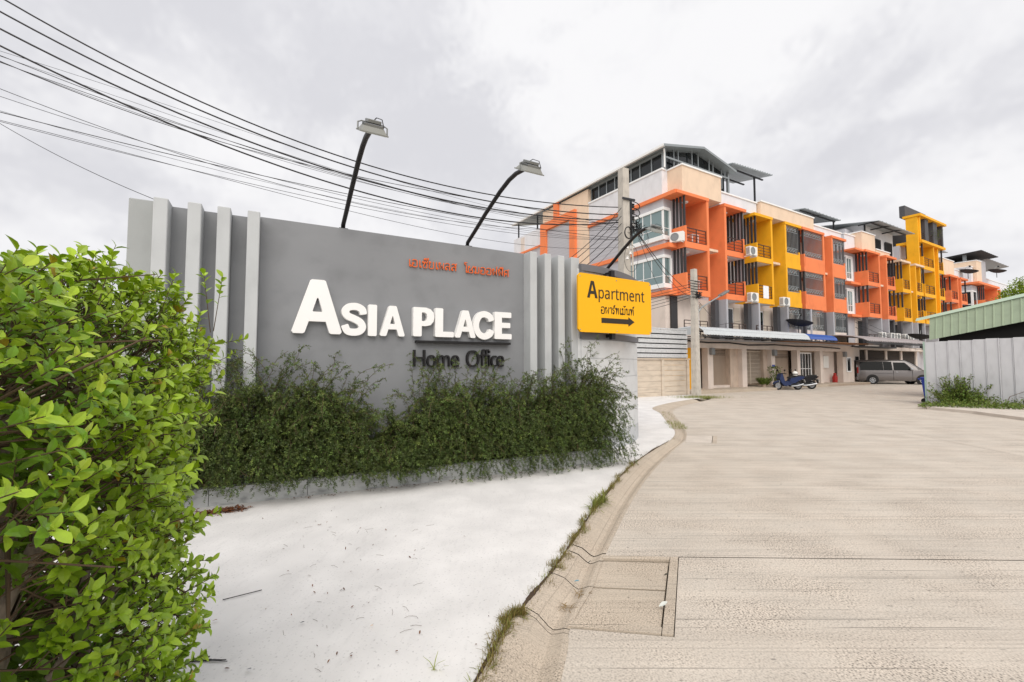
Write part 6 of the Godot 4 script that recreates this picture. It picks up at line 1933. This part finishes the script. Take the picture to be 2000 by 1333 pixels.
func make_weeds() -> void:
	var r := RandomNumberGenerator.new()
	r.seed = 19
	var blade := blade_mesh()
	var pl := []
	var tc := []
	for q in [[0.6, 1.1, 700, 0.05, 0.4], [1.0, 1.8, 1300, 0.055, 0.25], [1.75, 2.2, 60, 0.03, 0.2], [2.3, 2.75, 120, 0.04, 0.2], [2.8, 3.3, 120, 0.04, 0.6], [3.2, 4.1, 700, 0.045, 0.2], [4.1, 5.0, 1300, 0.055, 0.25], [4.75, 4.95, 260, 0.12, 0.95], [4.95, 5.5, 260, 0.05, 0.3], [5.1, 6.3, 1100, 0.055, 0.2], [6.3, 7.2, 120, 0.04, 0.2], [7.3, 8.2, 120, 0.04, 0.1], [9.2, 10.1, 700, 0.07, 0.85], [10.3, 11.2, 260, 0.06, 0.5]]:
		for k in q[2]:
			var t := r.randf_range(q[0], q[1])
			var p := along(KERB_IN, t)
			var wob := 0.045 * sin(t * 17.0) * sin(t * 5.3) + r.randfn(0.0, 0.02)
			var g: float = q[4]
			if t > 9.0: wob += r.randf_range(-0.05, 0.35)
			pl.append(Transform3D(Basis(Vector3.UP, r.randf() * TAU) * Basis(Vector3(0, 0, 1), r.randf_range(-1.35, 0.35)) * Basis.from_scale(Vector3.ONE * q[3] * r.randf_range(0.5, 1.5)), Vector3(p.x + wob, 0.045, p.y + r.randfn(0.0, 0.012))))
			var b := r.randf_range(0.6, 1.1)
			tc.append(Color(b, b, b * 0.8) if r.randf() < g else Color(b * 0.9, b * 0.62, b * 0.6))
	stuff(self, "kerb_grass", blade, M.grass, pl, tc)
	# soil and dead roots in the crack
	var cr := MB.new()
	for k in 110:
		var t := 0.6 + k * 0.065
		var a := along(KERB_IN, t); var b := along(KERB_IN, t + 0.066)
		var w := 0.003 + 0.016 * maxf(0.0, sin(t * 4.7) * sin(t * 1.9 + 1.0)) + 0.007 * r.randf()
		var o := (b - a).orthogonal().normalized() * w
		cr.quad(Vector3(a.x - o.x, 0.056, a.y - o.y), Vector3(a.x + o.x, 0.06, a.y + o.y), Vector3(b.x + o.x, 0.06, b.y + o.y), Vector3(b.x - o.x, 0.056, b.y - o.y))
	var co := part(self, "kerb_soil", cr, M.soil)
	co.set_meta("kind", "stuff")
	# grass at the foot of the lamp pole and before the fence
	var pl2 := []
	var tc2 := []
	for k in 1500:
		var p := Vector3(8.75 + r.randfn(0, 0.55), 0.03, -20.6 + r.randfn(0, 0.3))
		p.x += (-20.6 - p.z) * 0.4
		pl2.append(Transform3D(Basis(Vector3.UP, r.randf() * TAU) * Basis.from_scale(Vector3.ONE * r.randf_range(0.06, 0.15)), p))
		var g := r.randf_range(0.5, 1.0)
		tc2.append(Color(g, g, g * 0.8))
	stuff(self, "lamp_pole_grass", blade, M.grass, pl2, tc2)
	# bush, creeping weeds and bare stems at the sheet fence
	var lf := leaf_mesh(0.5, 0.2, 0.1)
	var bu := thing("bush", "straggly yellow-green bush growing against the foot of the grey sheet fence", "bush", Vector3(17.0, 0, -16.8))
	var bp := []
	var bc := []
	var st := MB.new()
	for k in 150:
		var az := r.randf() * TAU
		var el := r.randf_range(0.25, 1.5)
		var len_ := r.randf_range(0.45, 1.3) * lerpf(0.75, 1.0, sin(el))
		var d := Vector3(cos(az) * cos(el), sin(el), sin(az) * cos(el))
		var a := Vector3(r.randf_range(-0.25, 0.25), 0, r.randf_range(-0.25, 0.25))
		st.tube([a, a + d * len_], 0.006, 3, false)
		for j in 44:
			var t := r.randf_range(0.3, 1.0)
			bp.append(Transform3D(basis_to(rv(r) + d * 0.5, Vector3.UP + rv(r, 0.6), r.randf_range(0.05, 0.09)), a + d * len_ * t + rv(r, 0.06)))
			var g := r.randf_range(0.5, 1.15)
			bc.append(Color(g * r.randf_range(0.8, 1.15), g, g * 0.8))
	part(bu, "stems", st, M.twig).set_meta("kind", "stuff")
	stuff(bu, "foliage", lf, M.bush_leaf, bp, bc)
	var wp := []
	var wc := []
	for k in 5200:
		var t := r.randf()
		var c := Vector3(14.9, 0.08, -16.2).lerp(Vector3(19.5, 0.1, -14.0), t)
		var up := r.randf() * r.randf() * (0.3 if t > 0.12 else 0.15)
		var p := c + Vector3(1.2, 0, -0.95) * r.randf_range(-0.25, 1.0) + Vector3(0, up, 0)
		wp.append(Transform3D(basis_to(rv(r) + Vector3.UP * 0.3, Vector3.UP + rv(r, 0.7), r.randf_range(0.04, 0.09)), p))
		var g := r.randf_range(0.45, 1.05)
		wc.append(Color(g * r.randf_range(0.8, 1.2), g, g * 0.75))
	stuff(self, "weeds", lf, M.bush_leaf, wp, wc)
	var ds := thing("dead_branch", "bare grey dead branches leaning on the sheet fence beside the bush", "branch", Vector3(18.2, 0.1, -15.5))
	for q in [[[0, 0, 0], [0.2, 0.45, -0.05], [0.55, 0.85, -0.1]], [[0.2, 0.45, -0.05], [0.05, 0.75, -0.08], [0.1, 0.95, -0.1]], [[0.1, 0, 0.05], [-0.2, 0.3, 0.05], [-0.55, 0.38, 0.1]], [[0.5, 0, 0.3], [0.6, 0.6, 0.25], [0.9, 0.95, 0.2]], [[-0.5, 0, -0.4], [-0.3, 0.35, -0.4], [0.3, 0.6, -0.3]]]:
		part(ds, "stem", MB.new().tube([Vector3(q[0][0], q[0][1], q[0][2]), Vector3(q[1][0], q[1][1], q[1][2]), Vector3(q[2][0], q[2][1], q[2][2])], [0.014, 0.01, 0.006], 5), M.twig)
	# tree behind the shed
	var tr := thing("tree", "rounded yellow-green tree behind the green shed roof, at the right edge", "tree", Vector3(38.7, 0, -32.0))
	part(tr, "trunk", MB.new().tube([Vector3(0, 0, 0), Vector3(0.1, 2.5, 0), Vector3(0, 5.0, 0.2)], [0.22, 0.17, 0.1], 8), M.bark)
	var tp := []
	var tc3 := []
	for k in 420:
		var d := rv(r).normalized()
		var c := Vector3(0, 6.2, 0) + d * Vector3(2.3, 1.7, 2.3) * pow(r.randf(), 0.33)
		var g0 := r.randf_range(0.6, 1.15)
		for j in 44:
			tp.append(Transform3D(basis_to(rv(r), Vector3.UP * 0.6 + rv(r, 0.8), r.randf_range(0.09, 0.16)), c + rv(r, 0.34)))
			var g := g0 * r.randf_range(0.75, 1.15)
			tc3.append(Color(g, g, g * 0.7))
	stuff(tr, "crown", lf, M.tree_leaf, tp, tc3)
	for k in 7:
		var d := Vector3(cos(k * 0.9), 0.9, sin(k * 0.9)) * 1.6
		part(tr, "limb", MB.new().tube([Vector3(0, 3.8, 0.1), Vector3(0, 4.6, 0.1) + d * 0.5, Vector3(0, 4.8, 0.1) + d], [0.09, 0.06, 0.03], 6), M.bark)
	# potted plants
	for q in [["bushy potted plant in front of the folding gate", row(4.85, 0.15, 0.5), 0.34, 0.55, 1100], ["spindly tall potted plant behind the blue scooter", row(6.0, 0.0, 0.55), 0.3, 1.5, 420], ["drooping plant with pale flower spikes above the slatted screen", row(-6.2, 2.2, -0.6), 0.5, 2.4, 1300], ["green plant in the charcoal rooftop loggia", row(37.6, 13.85, -0.3), 0.7, 1.6, 500]]:
		var pt := thing("potted_plant", q[0], "plant", q[1], 0.0)
		part(pt, "pot", MB.new().lathe([Vector2(0, 0), Vector2(0.13, 0), Vector2(0.18, 0.26), Vector2(0.15, 0.26), Vector2(0.14, 0.22), Vector2(0, 0.22)], 12), M.pot)
		var pp := []
		var pc := []
		var sm := MB.new()
		for k in 14:
			var d: Vector3 = Vector3(r.randf_range(-1, 1), 0, r.randf_range(-1, 1)) * float(q[2])
			sm.tube([Vector3(0, 0.2, 0), Vector3(d.x * 0.4, q[3] * 0.6, d.z * 0.4), Vector3(d.x, q[3] * r.randf_range(0.6, 1.0), d.z)], 0.008, 4, false)
		for k in q[4]:
			var d := rv(r)
			var y := r.randf_range(0.35, 1.0)
			pp.append(Transform3D(basis_to(d + Vector3.DOWN * 0.2, Vector3.UP + rv(r, 0.6), r.randf_range(0.06, 0.13)), Vector3(d.x * q[2] * sqrt(y), q[3] * y, d.z * q[2] * sqrt(y))))
			var g := r.randf_range(0.45, 1.0)
			pc.append(Color(g, g, g * 0.8) if q[3] < 2.0 or r.randf() < 0.6 else Color(g * 2.0, g * 1.6, g * 1.6))
		part(pt, "stems", sm, M.twig).set_meta("kind", "stuff")
		stuff(pt, "foliage", lf, M.bush_leaf, pp, pc)

func make_litter() -> void:
	var r := RandomNumberGenerator.new()
	r.seed = 58
	var lf := leaf_mesh(0.4, 0.35, -0.25)
	var pl := []
	var tc := []
	for k in 520:        # heap of dead leaves by the planter
		var t := r.randf()
		var p := Vector3(-3.75, 0.055, -4.5).lerp(Vector3(-2.95, 0.055, -4.93), t) + Vector3(r.randfn(0, 0.05), 0.045 * r.randf() * (1.0 - t), r.randfn(0, 0.05) + 0.1 * (1.0 - t))
		pl.append(Transform3D(basis_to(Vector3(r.randf_range(-1, 1), 0.15 * r.randf_range(-1, 1), r.randf_range(-1, 1)), Vector3.UP + rv(r, 0.4), r.randf_range(0.03, 0.06)), p))
		var g := r.randf_range(0.35, 0.95)
		tc.append(Color(g * 1.1, g * 0.75, g * 0.7))
	for k in 190:       # crumbs along the kerb's foot
		var t := r.randf()
		var p := wal(lerpf(-4.6, 0.1, t), 0.055, lerpf(0.56, 0.96, t) + absf(r.randfn(0, 0.06)))
		pl.append(Transform3D(basis_to(Vector3(r.randf_range(-1, 1), 0, r.randf_range(-1, 1)), Vector3.UP + rv(r, 0.4), r.randf_range(0.015, 0.04)), p))
		var g := r.randf_range(0.3, 0.8)
		tc.append(Color(g, g * 0.75, g * 0.65))
	stuff(self, "leaf_litter", lf, M.dry, pl, tc)
	# scattered leaves and stalks on the white pavement
	var pl2 := []
	var tc2 := []
	for k in 70:
		var z := -r.randf_range(2.3, 5.0)
		var x := -1.75 * (-z / 2.37) * 0.6 + r.randf_range(-0.6, 1.7) * r.randf()
		if x > -0.16 + (z + 2.37) * -0.33 - 0.1: continue
		pl2.append(Transform3D(basis_to(Vector3(r.randf_range(-1, 1), 0.1, r.randf_range(-1, 1)), Vector3.UP + rv(r, 0.4), r.randf_range(0.01, 0.027)), Vector3(x, 0.056, z)))
		var g := r.randf_range(0.2, 0.85)
		tc2.append(Color(g, g * 0.75, g * 0.62))
	stuff(self, "scattered_leaves", lf, M.dry, pl2, tc2)
	var tw := MB.new()
	for k in 34:
		var z := -r.randf_range(2.35, 4.6)
		var x := -0.62 * -z * r.randf_range(0.35, 1.0) + 0.2
		if x > 0.1 - 0.33 * (z + 2.9) - 0.2: continue
		var d := Vector3(r.randf_range(-1, 1), 0, r.randf_range(-0.6, 0.6)).normalized() * r.randf_range(0.015, 0.06)
		tw.tube([Vector3(x, 0.054, z), Vector3(x, 0.058, z) + d * 0.8 + rv(r, 0.006), Vector3(x, 0.055, z) + d * 1.5], 0.0009, 3)
	var to := part(self, "scattered_stalks", tw, M.twig)
	to.set_meta("kind", "stuff")
	var lt := thing("fallen_twig", "long dark twig lying on the white pavement, one end under the hedge", "twig", Vector3(-1.95, 0.058, -3.05))
	part(lt, "stick", MB.new().tube([Vector3(0, 0, 0), Vector3(0.09, 0.004, -0.05), Vector3(0.19, 0.0, -0.13)], 0.003, 5), M.cable)
	var bn := thing("twig_bundle", "small bundle of broken dark twigs on the white pavement near the lower edge", "twig", Vector3(-1.66, 0.056, -2.45))
	for k in 9:
		part(bn, "stick", MB.new().tube([Vector3(r.randf_range(-0.12, 0.0), 0.003 * (k % 3), r.randf_range(-0.02, 0.02)), Vector3(r.randf_range(0.0, 0.14), 0.004, r.randf_range(-0.025, 0.02))], 0.0025, 4), M.cable)
	for q in [["grey curled leaf on the pavement below the twig bundle", -1.38, -2.37, 0.04, "6d7278"], ["dark upright curled leaf on the pavement right of the hedge", -1.3, -2.78, 0.032, "55595e"], ["brown dry leaf on the pavement near the hedge's lower tips", -1.85, -2.8, 0.035, "8a5a34"], ["teal leaf on the kerb slope by the drain cover", 0.42, -3.62, 0.045, "6f98a0"], ["teal leaf in the gutter channel by the drain cover", 0.46, -3.36, 0.045, "6f97a6"], ["dark leaf on the gutter above the drain cover's crack", 0.62, -3.66, 0.035, "3f4a4a"], ["small dark leaf at the right of the upper drain lid", 1.16, -3.45, 0.04, "4a463c"], ["pale withered leaf at the right of the lower drain lid", 0.98, -3.02, 0.07, "c9ccc6"], ["orange fallen leaf on the middle of the pavement", -0.86, -2.75, 0.022, "d69a3c"]]:
		var o := part(self, "fallen_leaf", lf, mat("leaf_" + q[4], hexc(q[4]), 0.8))
		tag(o, q[0], "leaf")
		o.transform = Transform3D(basis_to(Vector3(r.randf_range(0.3, 1), 0.05, r.randf_range(-0.8, 0.4)), Vector3.UP + rv(r, 0.3), q[3]), Vector3(q[1], 0.062 if q[1] < 0.3 else 0.03, q[2]))
	var gp := []
	var gc := []
	for q in [[0.5, -3.25, 26, 0.05], [0.37, -3.08, 30, 0.04]]:
		for k in q[2]:
			gp.append(Transform3D(Basis(Vector3.UP, r.randf() * TAU) * Basis(Vector3(0, 0, 1), r.randf_range(-1.4, -0.9)) * Basis.from_scale(Vector3.ONE * q[3] * r.randf_range(0.6, 1.8)), Vector3(q[0] + r.randfn(0, 0.02), -0.01, q[1] + r.randfn(0, 0.02))))
			var g := r.randf_range(0.6, 1.0)
			gc.append(Color(g, g * 0.55, g * 0.5))
	stuff(self, "dead_weed", blade_mesh(), M.grass, gp, gc)
	var ta := thing("grass_tuft", "lone grey-green blades springing from the pavement at the lower edge", "grass", Vector3(-0.42, 0.05, -2.38))
	for k in 5:
		var bl := part(ta, "blade", blade_mesh(), M.grass)
		bl.transform = Transform3D(Basis(Vector3.UP, k * 1.4) * Basis(Vector3(0, 0, 1), -0.6) * Basis.from_scale(Vector3.ONE * 0.1), Vector3(0.01 * k, 0, 0))
